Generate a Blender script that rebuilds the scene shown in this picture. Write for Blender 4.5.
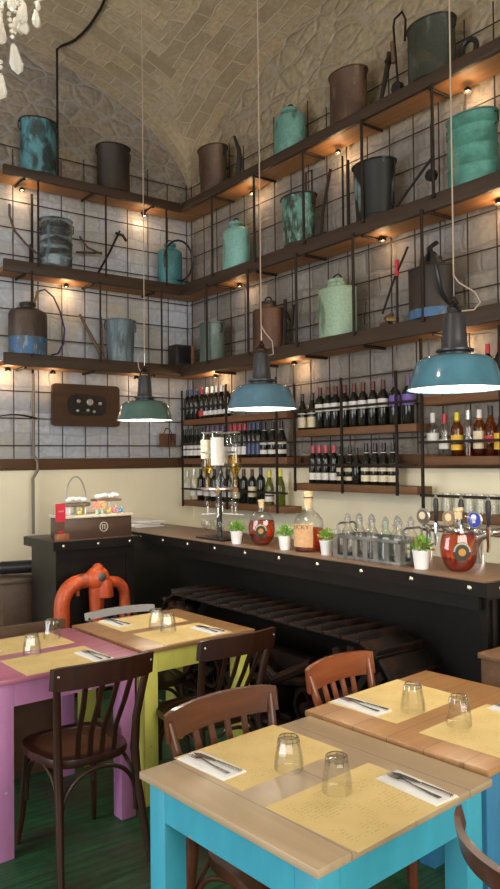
import bpy, bmesh, math, random
from mathutils import Vector, Matrix
random.seed(7)
PI = math.pi
for o in list(bpy.data.objects): bpy.data.objects.remove(o)
S = bpy.context.scene
C = S.collection

# ------------------------------------------------------------------ camera
H = 1.65
yaw, pitch, roll, F = math.radians(36.8993), math.radians(1.1214), math.radians(0.606), 757.0
fw = Vector((math.sin(yaw)*math.cos(pitch), math.cos(yaw)*math.cos(pitch), math.sin(pitch)))
rt0 = Vector((math.cos(yaw), -math.sin(yaw), 0)); up0 = rt0.cross(fw)
rt = rt0*math.cos(roll) - up0*math.sin(roll); up = up0*math.cos(roll) + rt0*math.sin(roll)
cd = bpy.data.cameras.new('camera'); cam = bpy.data.objects.new('camera', cd); C.objects.link(cam)
cam.matrix_world = Matrix(((rt.x, up.x, -fw.x, 0), (rt.y, up.y, -fw.y, 0), (rt.z, up.z, -fw.z, H), (0, 0, 0, 1)))
cd.sensor_fit = 'VERTICAL'; cd.sensor_height = 24; cd.lens = 24*F/889
cd.clip_start = 0.02
S.camera = cam
# ------------------------------------------------------------------ world, light, exposure
S.view_settings.view_transform = 'Standard'; S.view_settings.look = 'None'
S.cycles.transparent_max_bounces = 32
S.view_settings.gamma = 1; S.view_settings.use_curve_mapping = False
S.view_settings.exposure = 0.5
w = bpy.data.worlds.new('world'); S.world = w; w.use_nodes = True
w.node_tree.nodes['Background'].inputs[0].default_value = (0.75, 0.85, 1.0, 1)
w.node_tree.nodes['Background'].inputs[1].default_value = 0.6
def light(name, kind, loc, power, color, size=None, sizey=None, target=None, **kw):
    l = bpy.data.lights.new(name, kind); l.energy = power; l.color = color
    if kind == 'AREA':
        l.shape = 'RECTANGLE'; l.size = size; l.size_y = sizey or size
    elif size is not None: l.shadow_soft_size = size
    for k, v in kw.items(): setattr(l, k, v)
    o = bpy.data.objects.new(name, l); C.objects.link(o); o.location = loc
    if target: o.rotation_euler = (Vector(target)-Vector(loc)).to_track_quat('-Z', 'Y').to_euler()
    return o
# daylight coming in through the big shop window behind the camera; left area lamp added to brighten the back wall
light('window_daylight', 'AREA', (0.6, -2.85, 2.3), 165, (1.0, 0.94, 0.82), 4.2, 2.8, (1.6, 4, 2.9))
light('left_fill_light', 'AREA', (-3.3, 3.2, 1.9), 120, (0.95, 0.96, 0.98), 3.4, 3.0, (3, 5.5, 2.6))

# ------------------------------------------------------------------ helpers
class MB:
    def __init__(s): s.b = bmesh.new(); s.mi = 0; s.M = Matrix.Identity(4)
    def _fin(s, n0):
        s.b.faces.ensure_lookup_table()
        for f in s.b.faces[n0:]: f.material_index = s.mi
    def v(s, co): return s.b.verts.new(s.M @ Vector(co))
    def face(s, vs):
        try:
            f = s.b.faces.new(vs); f.material_index = s.mi; return f
        except ValueError: return None
    def box(s, c, d, bev=0, R=None):
        n0 = len(s.b.faces)
        m = s.M @ Matrix.Translation(c)
        if R is not None: m = m @ R
        r = bmesh.ops.create_cube(s.b, size=1, matrix=m @ Matrix.Diagonal((d[0], d[1], d[2], 1)))
        if bev:
            es = list({e for v in r['verts'] for e in v.link_edges})
            bmesh.ops.bevel(s.b, geom=es, offset=bev, segments=2, affect='EDGES', profile=0.5)
        s._fin(n0); return s
    def box2(s, a, b, bev=0):
        return s.box([(a[i]+b[i])/2 for i in range(3)], [abs(b[i]-a[i]) for i in range(3)], bev)
    def tube(s, pts, r, seg=8, closed=False, cap=True, flat=None):
        pts = [Vector(p) for p in pts]; n = len(pts)
        rr = r if isinstance(r, (list, tuple)) else [r]*n
        rings = []; nrm = None
        for i, p in enumerate(pts):
            if closed: t = (pts[(i+1) % n]-pts[i-1]).normalized()
            else: t = (pts[min(i+1, n-1)]-pts[max(i-1, 0)]).normalized()
            if nrm is None:
                a = Vector((0, 0, 1)) if abs(t.z) < .9 else Vector((1, 0, 0))
                nrm = (a-t*a.dot(t)).normalized()
            else:
                nrm = (nrm-t*nrm.dot(t)).normalized()
            bn = t.cross(nrm)
            ring = []
            for k in range(seg):
                an = 2*PI*k/seg
                ring.append(s.v(p+(nrm*math.cos(an)+bn*math.sin(an)*(flat or 1))*rr[i]))
            rings.append(ring)
        for i in range(n if closed else n-1):
            A = rings[i]; B = rings[(i+1) % n]
            for k in range(seg): s.face([A[k], A[(k+1) % seg], B[(k+1) % seg], B[k]])
        if cap and not closed:
            s.face(list(reversed(rings[0]))); s.face(rings[-1])
        return s
    def lathe(s, prof, seg=20, c=(0, 0, 0), sy=1.0, capb=True, capt=True, a0=0, sx=1.0):
        rings = []
        for r, z in prof:
            if r < 1e-5: rings.append([s.v((c[0], c[1], c[2]+z))])
            else: rings.append([s.v((c[0]+sx*r*math.cos(a0+2*PI*k/seg), c[1]+sy*r*math.sin(a0+2*PI*k/seg), c[2]+z)) for k in range(seg)])
        for A, B in zip(rings, rings[1:]):
            if len(A) == 1 and len(B) == 1: continue
            for k in range(seg):
                k2 = (k+1) % seg
                if len(A) == 1: s.face([A[0], B[k2], B[k]])
                elif len(B) == 1: s.face([A[k], A[k2], B[0]])
                else: s.face([A[k], A[k2], B[k2], B[k]])
        if capb and len(rings[0]) > 1: s.face(list(reversed(rings[0])))
        if capt and len(rings[-1]) > 1: s.face(rings[-1])
        return s
    def cyl(s, c, r, h, seg=20): return s.lathe([(r, 0), (r, h)], seg, c)
    def prism(s, poly, z0, z1):
        a = [s.v((x, y, z0)) for x, y in poly]; b = [s.v((x, y, z1)) for x, y in poly]
        s.face(list(reversed(a))); s.face(b)
        for i in range(len(poly)):
            j = (i+1) % len(poly); s.face([a[i], a[j], b[j], b[i]])
        return s
    def ribbon(s, pts, wv, t):   # pts: centre line; wv(i)-> half-width vector; t(i) -> half thickness vector
        rings = []
        for i, p in enumerate(pts):
            p = Vector(p); a = Vector(wv(i)); b = Vector(t(i))
            rings.append([s.v(p+a+b), s.v(p+a-b), s.v(p-a-b), s.v(p-a+b)])
        for A, B in zip(rings, rings[1:]):
            for k in range(4): s.face([A[k], A[(k+1) % 4], B[(k+1) % 4], B[k]])
        s.face(list(reversed(rings[0]))); s.face(rings[-1]); return s
    def sphere(s, c, r, seg=12, sc=(1, 1, 1)):
        n0 = len(s.b.faces)
        bmesh.ops.create_uvsphere(s.b, u_segments=seg, v_segments=max(6, seg//2+2), radius=r, matrix=s.M @ Matrix.Translation(c) @ Matrix.Diagonal((sc[0], sc[1], sc[2], 1)))
        s._fin(n0); return s
    def build(s, name, mats, parent=None, loc=(0, 0, 0), rz=0, ang=38, smooth=True):
        bmesh.ops.recalc_face_normals(s.b, faces=list(s.b.faces))
        me = bpy.data.meshes.new(name); s.b.to_mesh(me); s.b.free()
        for m in (mats if isinstance(mats, (list, tuple)) else [mats]): me.materials.append(m)
        if smooth:
            me.shade_smooth(); me.set_sharp_from_angle(angle=math.radians(ang))
        o = bpy.data.objects.new(name, me); C.objects.link(o)
        o.location = loc; o.rotation_euler = (0, 0, rz)
        if parent is not None: o.parent = parent
        return o
def tag(o, label=None, cat=None, group=None, kind=None):
    if label: o['label'] = label
    if cat: o['category'] = cat
    if group: o['group'] = group
    if kind: o['kind'] = kind
    return o
def thing(name, label, cat, loc=(0, 0, 0), rz=0, group=None):
    o = bpy.data.objects.new(name, None); C.objects.link(o); o.empty_display_size = .05
    o.location = loc; o.rotation_euler = (0, 0, rz)
    return tag(o, label, cat, group)
def copy_tree(o, parent=None):
    c = o.copy(); C.objects.link(c)
    if parent is not None: c.parent = parent
    for ch in [x for x in C.objects if x.parent == o]: copy_tree(ch, c)
    return c
def dup(o, loc, label=None, rz=None, group=None, sc=None):
    c = copy_tree(o); c.location = loc
    if rz is not None: c.rotation_euler = (0, 0, rz)
    if sc is not None: c.scale = sc
    if label: c['label'] = label
    if group: c['group'] = group
    return c
def struct(name, mb, m, **k): return tag(mb.build(name, m, **k), kind='structure')
def arc(c, r, a0, a1, n, plane='xz'):
    out = []
    for i in range(n+1):
        a = a0+(a1-a0)*i/n; x, y = r*math.cos(a), r*math.sin(a)
        out.append((c[0]+x, c[1], c[2]+y) if plane == 'xz' else (c[0], c[1]+x, c[2]+y) if plane == 'yz' else (c[0]+x, c[1]+y, c[2]))
    return out

# ------------------------------------------------------------------ materials
def newmat(n):
    m = bpy.data.materials.new(n); m.use_nodes = True
    return m, m.node_tree.nodes, m.node_tree.links, m.node_tree.nodes['Principled BSDF']
def pbr(n, col, rough=.5, metal=0, spec=.5, trans=0, ior=1.45, coat=0, alpha=1, var=0.0, vs=8, bump=0):
    m, N, L, b = newmat(n)
    b.inputs['Base Color'].default_value = (*col, 1); b.inputs['Roughness'].default_value = rough
    b.inputs['Metallic'].default_value = metal; b.inputs['Specular IOR Level'].default_value = spec
    b.inputs['Transmission Weight'].default_value = trans; b.inputs['IOR'].default_value = ior
    b.inputs['Coat Weight'].default_value = coat; b.inputs['Alpha'].default_value = alpha
    if var or bump:
        tc = N.new('ShaderNodeTexCoord'); no = N.new('ShaderNodeTexNoise'); no.inputs['Scale'].default_value = vs; no.inputs['Detail'].default_value = 5
        L.new(tc.outputs['Object'], no.inputs['Vector'])
        if var:
            mx = N.new('ShaderNodeMix'); mx.data_type = 'RGBA'
            mx.inputs[6].default_value = (*[c*(1-var) for c in col], 1); mx.inputs[7].default_value = (*[min(1, c*(1+var)) for c in col], 1)
            rp = N.new('ShaderNodeMapRange'); rp.inputs[1].default_value = .3; rp.inputs[2].default_value = .7
            L.new(no.outputs[0], rp.inputs[0]); L.new(rp.outputs[0], mx.inputs[0]); L.new(mx.outputs[2], b.inputs['Base Color'])
        if bump:
            bp = N.new('ShaderNodeBump'); bp.inputs['Strength'].default_value = bump; bp.inputs['Distance'].default_value = .01
            L.new(no.outputs[0], bp.inputs['Height']); L.new(bp.outputs[0], b.inputs['Normal'])
    return m
def emis(n, col, s):
    m, N, L, b = newmat(n)
    b.inputs['Emission Color'].default_value = (*col, 1); b.inputs['Emission Strength'].default_value = s
    b.inputs['Base Color'].default_value = (*col, 1); return m
def mixcol(N, L, fac, a, b):
    mx = N.new('ShaderNodeMix'); mx.data_type = 'RGBA'
    for i, x in ((6, a), (7, b)):
        if isinstance(x, tuple): mx.inputs[i].default_value = (*x, 1)
        else: L.new(x, mx.inputs[i])
    if isinstance(fac, float): mx.inputs[0].default_value = fac
    else: L.new(fac, mx.inputs[0])
    return mx.outputs[2]
def ramp(N, L, src, lo, hi):
    r = N.new('ShaderNodeMapRange'); r.inputs[1].default_value = lo; r.inputs[2].default_value = hi
    L.new(src, r.inputs[0]); return r.outputs[0]
def noise(N, L, vec, sc, det=5, dist=0):
    n = N.new('ShaderNodeTexNoise'); n.inputs['Scale'].default_value = sc; n.inputs['Detail'].default_value = det
    n.inputs['Distortion'].default_value = dist
    if vec is not None: L.new(vec, n.inputs['Vector'])
    return n
def mapping(N, L, vec, sc=(1, 1, 1), rot=(0, 0, 0), loc=(0, 0, 0)):
    m = N.new('ShaderNodeMapping'); m.inputs['Scale'].default_value = sc; m.inputs['Rotation'].default_value = rot; m.inputs['Location'].default_value = loc
    L.new(vec, m.inputs['Vector']); return m.outputs[0]
def wood(n, c1, c2, axis='x', rough=.45, sc=1.0, plank=0, bump=.15, coat=0, knots=False):
    m, N, L, b = newmat(n)
    tc = N.new('ShaderNodeTexCoord')
    st = {'x': (1.2, 14, 14), 'y': (14, 1.2, 14), 'z': (14, 14, 1.2)}[axis]
    v = mapping(N, L, tc.outputs['Object'], tuple(q*sc for q in st))
    no = noise(N, L, v, 1.6, 6, .6)
    f = ramp(N, L, no.outputs[0], .32, .68)
    col = mixcol(N, L, f, c1, c2)
    big = noise(N, L, tc.outputs['Object'], 3.0, 3)
    col = mixcol(N, L, ramp(N, L, big.outputs[0], .35, .75), col, tuple(x*.72 for x in c1))
    if knots:
        vo = N.new('ShaderNodeTexVoronoi'); vo.inputs['Scale'].default_value = 4.2; L.new(mapping(N, L, tc.outputs['Object'], (1, 1.8, 1) if axis == 'x' else (1.8, 1, 1)), vo.inputs['Vector'])
        kf = ramp(N, L, vo.outputs['Distance'], .12, .02)
        col = mixcol(N, L, kf, col, tuple(x*.45 for x in c1))
    if plank:
        sx = N.new('ShaderNodeSeparateXYZ'); L.new(tc.outputs['Object'], sx.inputs[0])
        ma = N.new('ShaderNodeMath'); ma.operation = 'PINGPONG'; ma.inputs[1].default_value = plank/2
        L.new(sx.outputs[1 if axis == 'x' else 0], ma.inputs[0])
        g = ramp(N, L, ma.outputs[0], .0025, .0)
        col = mixcol(N, L, g, col, tuple(x*.25 for x in c1))
    L.new(col, b.inputs['Base Color']); b.inputs['Roughness'].default_value = rough; b.inputs['Coat Weight'].default_value = coat
    if bump:
        bp = N.new('ShaderNodeBump'); bp.inputs['Strength'].default_value = bump; bp.inputs['Distance'].default_value = .004
        L.new(no.outputs[0], bp.inputs['Height']); L.new(bp.outputs[0], b.inputs['Normal'])
    return m
def patina(n, base, patch, third=None, thr=.5, sc=7, rough=.55, metal=.2, stretch=(1, 1, .6)):
    m, N, L, b = newmat(n)
    tc = N.new('ShaderNodeTexCoord'); v = mapping(N, L, tc.outputs['Object'], stretch)
    a = noise(N, L, v, sc, 8, .4)
    col = mixcol(N, L, ramp(N, L, a.outputs[0], thr-.06, thr+.06), base, patch)
    if third:
        c_ = noise(N, L, mapping(N, L, tc.outputs['Object'], (1.6, 1.6, .5), loc=(3, 1, 2)), sc*1.3, 6)
        col = mixcol(N, L, ramp(N, L, c_.outputs[0], .56, .66), col, third)
    fine = noise(N, L, tc.outputs['Object'], 60, 3)
    col = mixcol(N, L, ramp(N, L, fine.outputs[0], .3, 1.3), col, tuple(q*.4 for q in base))
    L.new(col, b.inputs['Base Color']); b.inputs['Roughness'].default_value = rough; b.inputs['Metallic'].default_value = metal
    bp = N.new('ShaderNodeBump'); bp.inputs['Strength'].default_value = .3; bp.inputs['Distance'].default_value = .005
    L.new(a.outputs[0], bp.inputs['Height']); L.new(bp.outputs[0], b.inputs['Normal'])
    return m
def masonry(n, ua, va, bw, bh, mortar, stones, mort_col, dist=.05, upper=None, uv=False, bumps=.6, rough=.9):
    m, N, L, b = newmat(n)
    tc = N.new('ShaderNodeTexCoord')
    if uv: vec = tc.outputs['UV']
    else:
        sp = N.new('ShaderNodeSeparateXYZ'); L.new(tc.outputs['Object'], sp.inputs[0])
        cb = N.new('ShaderNodeCombineXYZ'); L.new(sp.outputs[ua], cb.inputs[0]); L.new(sp.outputs[va], cb.inputs[1]); vec = cb.outputs[0]
    nz = noise(N, L, vec, 3.2, 3)
    sub = N.new('ShaderNodeVectorMath'); sub.operation = 'SUBTRACT'; sub.inputs[1].default_value = (.5, .5, .5); L.new(nz.outputs[1], sub.inputs[0])
    scl = N.new('ShaderNodeVectorMath'); scl.operation = 'SCALE'; scl.inputs['Scale'].default_value = dist*2; L.new(sub.outputs[0], scl.inputs[0])
    ad = N.new('ShaderNodeVectorMath'); ad.operation = 'ADD'; L.new(vec, ad.inputs[0]); L.new(scl.outputs[0], ad.inputs[1])
    br = N.new('ShaderNodeTexBrick'); br.inputs['Scale'].default_value = 1; br.inputs['Brick Width'].default_value = bw; br.inputs['Row Height'].default_value = bh
    br.inputs['Mortar Size'].default_value = mortar; br.inputs['Mortar Smooth'].default_value = .6; br.inputs['Bias'].default_value = 0
    br.inputs['Color1'].default_value = (0, 0, 0, 1); br.inputs['Color2'].default_value = (1, 1, 1, 1)
    br.inputs['Mortar'].default_value = (.5, .5, .5, 1); br.offset_frequency = 2
    L.new(ad.outputs[0], br.inputs['Vector'])
    c = mixcol(N, L, br.outputs['Color'], stones[0], stones[1])
    bl = noise(N, L, vec, 2.1, 6, .5)
    c = mixcol(N, L, ramp(N, L, bl.outputs[0], .42, .66), c, stones[2])
    fn = noise(N, L, vec, 22, 6)
    c = mixcol(N, L, ramp(N, L, fn.outputs[0], .35, .9), c, tuple(q*.55 for q in stones[0]))
    mc = mixcol(N, L, br.outputs['Fac'], c, mort_col)
    if upper:
        # the masonry above the shelves is a different, rougher rubble stone
        vo = N.new('ShaderNodeTexVoronoi'); vo.feature = 'DISTANCE_TO_EDGE'; vo.inputs['Scale'].default_value = 4.6
        vm = mapping(N, L, ad.outputs[0], (1, 1.7, 1)); L.new(vm, vo.inputs['Vector'])
        v2 = N.new('ShaderNodeTexVoronoi'); v2.inputs['Scale'].default_value = 4.6; L.new(vm, v2.inputs['Vector'])
        sv = N.new('ShaderNodeSeparateXYZ'); L.new(v2.outputs['Color'], sv.inputs[0])
        uc = mixcol(N, L, sv.outputs[0], upper[0], upper[1])
        uc = mixcol(N, L, ramp(N, L, fn.outputs[0], .35, .9), uc, tuple(q*.5 for q in upper[0]))
        ue = ramp(N, L, vo.outputs['Distance'], .07, .0)
        uc = mixcol(N, L, ue, uc, upper[2])
        s2 = N.new('ShaderNodeSeparateXYZ'); L.new(ad.outputs[0], s2.inputs[0])
        hz = ramp(N, L, s2.outputs[1], 3.95, 4.12)
        mc = mixcol(N, L, hz, mc, uc)
    L.new(mc, b.inputs['Base Color']); b.inputs['Roughness'].default_value = rough; b.inputs['Specular IOR Level'].default_value = .2
    inv = N.new('ShaderNodeMath'); inv.operation = 'SUBTRACT'; inv.inputs[0].default_value = 1; L.new(br.outputs['Fac'], inv.inputs[1])
    sm = N.new('ShaderNodeMath'); sm.operation = 'MULTIPLY_ADD'; sm.inputs[1].default_value = .7; L.new(fn.outputs[0], sm.inputs[0]); L.new(inv.outputs[0], sm.inputs[2])
    hgt = sm.outputs[0]
    if upper:
        mh = N.new('ShaderNodeMix'); L.new(hz, mh.inputs[0]); L.new(hgt, mh.inputs[2])
        um = N.new('ShaderNodeMath'); um.operation = 'MULTIPLY'; um.inputs[1].default_value = 6; um.use_clamp = True; L.new(vo.outputs['Distance'], um.inputs[0])
        L.new(um.outputs[0], mh.inputs[3]); hgt = mh.outputs[0]
    bp = N.new('ShaderNodeBump'); bp.inputs['Strength'].default_value = bumps; bp.inputs['Distance'].default_value = .03
    L.new(hgt, bp.inputs['Height']); L.new(bp.outputs[0], b.inputs['Normal'])
    return m
STONES = ((.36, .325, .285), (.19, .17, .15), (.28, .275, .29))
UPST = ((.34, .27, .18), (.44, .36, .24), (.33, .285, .22))
M = {}
M['stone_back'] = masonry('stone_back', 0, 2, .33, .21, .012, ((.60, .66, .78), (.40, .43, .50), (.50, .45, .37)), (.40, .42, .47), .05, ((.27, .23, .20), (.37, .30, .22), (.30, .285, .28)), bumps=.35)
M['stone_right'] = masonry('stone_right', 1, 2, .30, .19, .014, STONES, (.24, .22, .20), .07, UPST, bumps=.5)
M['vault'] = masonry('vault', 0, 1, 0.31, .15, .011, ((.60, .46, .29), (.36, .27, .175), (.50, .41, .29)), (.50, .42, .31), .05, uv=True, bumps=.3)
M['cream'] = pbr('cream', (.90, .83, .63), .75, var=.04, vs=3)
M['floor'] = None
M['trimwood'] = wood('trimwood', (.13, .062, .028), (.075, .035, .016), 'x', .5)
M['trimwoody'] = wood('trimwoody', (.13, .062, .028), (.075, .035, .016), 'y', .5)
M['shelfx'] = wood('shelfx', (.34, .16, .055), (.20, .09, .035), 'x', .65, bump=.3)
M['shelfy'] = wood('shelfy', (.34, .16, .055), (.20, .09, .035), 'y', .65, bump=.3)
M['racky'] = wood('racky', (.19, .085, .033), (.11, .05, .02), 'y', .6, bump=.3)
M['edge'] = wood('edge', (.055, .03, .017), (.03, .017, .01), 'x', .6, bump=.3)
M['edgey'] = wood('edgey', (.055, .03, .017), (.03, .017, .01), 'y', .6, bump=.3)
M['iron'] = pbr('iron', (.026, .018, .014), .6, .5, var=.35, vs=30)
M['rebar'] = pbr('rebar', (.045, .028, .02), .65, .4, var=.3, vs=30)
M['darkwood'] = wood('darkwood', (.045, .013, .005), (.018, .006, .003), 'z', .36, coat=.1, bump=.08)
M['midwood'] = wood('midwood', (.12, .034, .011), (.055, .016, .006), 'x', .38, coat=.15, bump=.06)
M['orangewood'] = wood('orangewood', (.30, .075, .022), (.18, .045, .015), 'x', .3, coat=.4, bump=.06)
M['cane'] = pbr('cane', (.22, .15, .06), .7, var=.4, vs=120)
M['counter'] = wood('counter', (.25, .155, .095), (.17, .10, .062), 'y', .35, bump=.05)
M['counterx'] = wood('counterx', (.10, .065, .045), (.07, .045, .03), 'x', .4, bump=.05)
M['barmetal'] = pbr('barmetal', (.016, .013, .012), .45, .6, var=.25, vs=5)
M['barpanel'] = pbr('barpanel', (.008, .007, .006), .5, .3, var=.3, vs=4)
M['rustdark'] = patina('rustdark', (.02, .014, .011), (.055, .022, .012), None, .55, 9, .6, .5)
M['stud'] = pbr('stud', (.75, .68, .55), .25, 1)
M['chrome'] = pbr('chrome', (.8, .8, .8), .12, 1)
M['steel'] = pbr('steel', (.55, .55, .56), .3, 1)
M['blackp'] = pbr('blackp', (.015, .015, .016), .3)
M['paper'] = pbr('paper', (.82, .82, .80), .8)
M['napkin'] = pbr('napkin', (.85, .85, .85), .9, bump=.3, vs=60)
M['white'] = pbr('white', (.82, .83, .85), .35)
M['red'] = pbr('red', (.55, .02, .05), .4)
M['orangepipe'] = patina('orangepipe', (.62, .10, .025), (.50, .075, .02), (.28, .05, .02), .55, 5, .4, 0)
M['gal'] = patina('gal', (.27, .27, .26), (.16, .16, .16), None, .5, 12, .45, .6)
M['leaf'] = pbr('leaf', (.16, .36, .04), .5, var=.5, vs=40)
M['leafred'] = pbr('leafred', (.45, .06, .03), .5)
M['soil'] = pbr('soil', (.05, .03, .02), .9)
def glassmat(n, col=(1, 1, 1), rough=.0, ior=1.45):
    m, N, L, b = newmat(n)
    b.inputs['Base Color'].default_value = (*col, 1); b.inputs['Transmission Weight'].default_value = 1
    b.inputs['Roughness'].default_value = rough; b.inputs['IOR'].default_value = ior; return m
M['glass'] = glassmat('glass', (.97, .98, .98), 0, 1.4)
M['glassgreen'] = glassmat('glassgreen', (.75, .92, .86), .02, 1.4)
M['whisky'] = glassmat('whisky', (.75, .16, .03), 0, 1.33)
M['whiskyred'] = glassmat('whiskyred', (.62, .07, .02), 0, 1.33)
M['gold'] = glassmat('gold', (.95, .62, .08), 0, 1.33)
M['darkglass'] = pbr('darkglass', (.008, .009, .007), .12, 0, .6)
M['greenglass'] = pbr('greenglass', (.16, .19, .02), .12, 0, .6, trans=.5)
M['cork'] = pbr('cork', (.62, .46, .28), .7)
M['label_white'] = pbr('label_white', (.72, .70, .68), .7)
M['label_cream'] = pbr('label_cream', (.70, .62, .45), .7, var=.1, vs=60)
M['label_purple'] = pbr('label_purple', (.20, .13, .50), .6)
M['label_red'] = pbr('label_red', (.5, .04, .04), .6)
M['label_yellow'] = pbr('label_yellow', (.80, .50, .06), .6)
M['cap_red'] = pbr('cap_red', (.45, .02, .04), .35)
M['cap_dkred'] = pbr('cap_dkred', (.10, .015, .012), .35)
M['cap_pink'] = pbr('cap_pink', (.55, .07, .10), .35)
M['cap_blue'] = pbr('cap_blue', (.03, .05, .14), .35)
M['cap_purple'] = pbr('cap_purple', (.12, .07, .16), .35)
M['cap_silver'] = pbr('cap_silver', (.55, .55, .55), .3, .6)
M['cap_black'] = M['blackp']
M['cap_yellow'] = pbr('cap_yellow', (.75, .65, .03), .4)
M['cap_white'] = pbr('cap_white', (.75, .75, .72), .4)
M['bulb'] = emis('bulb', (1, .93, .80), 30)
M['enamel_in'] = pbr('enamel_in', (.92, .92, .90), .45)

# ------------------------------------------------------------------ setting
XW, YW, X0, Y0 = 4.15, 6.5, -3.4, -3.0
Z0 = 4.25; RISE = 1.17; AX = 2.6; BY = 3.0; ZD = 1.575
# floor : dark planks with worn green paint
m, N, L, b = newmat('floor_paint'); tc = N.new('ShaderNodeTexCoord')
v = mapping(N, L, tc.outputs['Object'], (2.0, 16, 1), rot=(0, 0, .0)); g = noise(N, L, v, 2.0, 6, .5)
patch = noise(N, L, tc.outputs['Object'], 1.7, 5, .3)
c = mixcol(N, L, ramp(N, L, g.outputs[0], .35, .7), (.014, .055, .025), (.02, .12, .045))
c = mixcol(N, L, ramp(N, L, patch.outputs[0], .50, .66), c, (.045, .03, .02))
sx = N.new('ShaderNodeSeparateXYZ'); L.new(tc.outputs['Object'], sx.inputs[0])
pp = N.new('ShaderNodeMath'); pp.operation = 'PINGPONG'; pp.inputs[1].default_value = .025; L.new(sx.outputs[1], pp.inputs[0])
c = mixcol(N, L, ramp(N, L, pp.outputs[0], .004, .0), c, (.01, .012, .008))
L.new(c, b.inputs['Base Color']); b.inputs['Roughness'].default_value = .5
bp = N.new('ShaderNodeBump'); bp.inputs['Strength'].default_value = .3; bp.inputs['Distance'].default_value = .01; L.new(g.outputs[0], bp.inputs['Height']); L.new(bp.outputs[0], b.inputs['Normal'])
M['floor'] = m
struct('floor', MB().box2((X0-.1, Y0-.1, -.1), (XW+.1, YW+.1, 0)), M['floor'])
def ell(a, half): 
    t = max(0., 1-((half-a)/half)**2); return math.sqrt(t)
def fx(x): a = (XW-x) % (2*AX); return ell(a, AX)
def gy(y): a = (YW-y) % (2*BY); return ell(a, BY)
# ceiling: brick groin vault
def arclen(tab_half):
    n = 400; out = [0]
    for i in range(n):
        a0 = 2*tab_half*i/n; a1 = 2*tab_half*(i+1)/n
        out.append(out[-1]+math.hypot(a1-a0, RISE*(ell(a1, tab_half)-ell(a0, tab_half))))
    return lambda a: out[min(n, int(a/(2*tab_half)*n))]
AL, BL = arclen(AX), arclen(BY)
bm = bmesh.new(); uvl = bm.loops.layers.uv.new('UVMap')
def grid_coords(lo, hi, half, top):
    cs = []; k = 0
    while True:
        for i in range(0, 48):
            a = half*(1-math.cos(PI*i/48))
            cs.append(top-2*half*k-a)
        k += 1
        if top-2*half*k <= lo: break
    return [c for c in cs if c > lo]+[lo]
xs = grid_coords(X0, XW, AX, XW); ys = grid_coords(Y0, YW, BY, YW)
vv = [[bm.verts.new((x, y, Z0+RISE*max(fx(x), gy(y)))) for y in ys] for x in xs]
for i in range(len(xs)-1):
    for j in range(len(ys)-1):
        f = bm.faces.new((vv[i][j], vv[i+1][j], vv[i+1][j+1], vv[i][j+1]))
        cx = (xs[i]+xs[i+1])/2; cy = (ys[j]+ys[j+1])/2; fm = fx(cx) >= gy(cy)
        for lp in f.loops:
            x, y, _ = lp.vert.co
            if fm: lp[uvl].uv = (AL((XW-x) % (2*AX)) if abs(XW-x) > 1e-6 else 0, y+10)
            else: lp[uvl].uv = (BL((YW-y) % (2*BY)) if abs(YW-y) > 1e-6 else 0, x+10.07)
bmesh.ops.recalc_face_normals(bm, faces=list(bm.faces))
me = bpy.data.meshes.new('ceiling'); bm.to_mesh(me); bm.free(); me.shade_smooth(); me.set_sharp_from_angle(angle=math.radians(30)); me.materials.append(M['vault'])
ceil = bpy.data.objects.new('ceiling', me); C.objects.link(ceil); tag(ceil, kind='structure')
def wall(name, mats, x0, y0, x1, y1, hole=None, hi=5.6):
    mb = MB(); mb.box2((x0, y0, 0), (x1, y1, ZD)) if hole is None else None
    mb.mi = 1
    if hole is None: mb.box2((x0, y0, ZD), (x1, y1, hi))
    else:
        a, b2, c2, d = hole   # along-range, z-range
        if abs(x1-x0) > abs(y1-y0):
            mb.box2((x0, y0, 0), (a, y1, hi)); mb.box2((b2, y0, 0), (x1, y1, hi)); mb.box2((a, y0, 0), (b2, y1, c2)); mb.box2((a, y0, d), (b2, y1, hi))
        else:
            mb.box2((x0, y0, 0), (x1, a, hi)); mb.box2((x0, b2, 0), (x1, y1, hi)); mb.box2((x0, a, 0), (x1, b2, c2)); mb.box2((x0, a, d), (x1, b2, hi))
    return struct(name, mb, mats, smooth=False)
wall('wall_back', [M['cream'], M['stone_back']], X0-.15, YW, XW+.15, YW+.15)
wall('wall_right', [M['cream'], M['stone_right']], XW, Y0-.15, XW+.15, YW)
wall('wall_left', [M['cream'], M['cream']], X0-.15, Y0, X0, YW, (1.4, 5.0, 0, 3.5))
wall('wall_front', [M['cream'], M['cream']], X0-.15, Y0-.15, XW, Y0, (-1.5, 2.7, .9, 3.7))
struct('trim_1', MB().box2((X0, YW-.03, ZD), (XW-.03, YW, 1.675), .004), M['trimwood'])
struct('trim_2', MB().box2((XW-.03, Y0, ZD), (XW, YW, 1.675), .004), M['trimwoody'])

# ------------------------------------------------------------------ steel mesh grids on the walls
mb = MB(); ZT = 4.52
x = XW-.08
while x > 1.0:
    mb.tube([(x, YW-.05, 1.68), (x, YW-.05, 4.46+random.uniform(-.1, .1))], .005, 6); x -= .222
z = 1.79
while z < 4.42:
    mb.tube([(1.0, YW-.058, z), (XW-.07, YW-.058, z)], .005, 6); z += .236
tag(mb.build('wire_grid', M['rebar']), 'rusty steel bar grid covering the back stone wall left of the corner', 'grid')
mb = MB(); y = YW-.1
while y > 1.2:
    mb.tube([(XW-.05, y, 1.68), (XW-.05, y, 4.5+random.uniform(-.12, .12))], .005, 6); y -= .222
z = 1.79
while z < 4.45:
    mb.tube([(XW-.058, 1.2, z), (XW-.058, YW-.07, z)], .005, 6); z += .236
tag(mb.build('wire_grid', M['rebar']), 'rusty steel bar grid covering the right stone wall above the bottle racks', 'grid')
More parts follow.
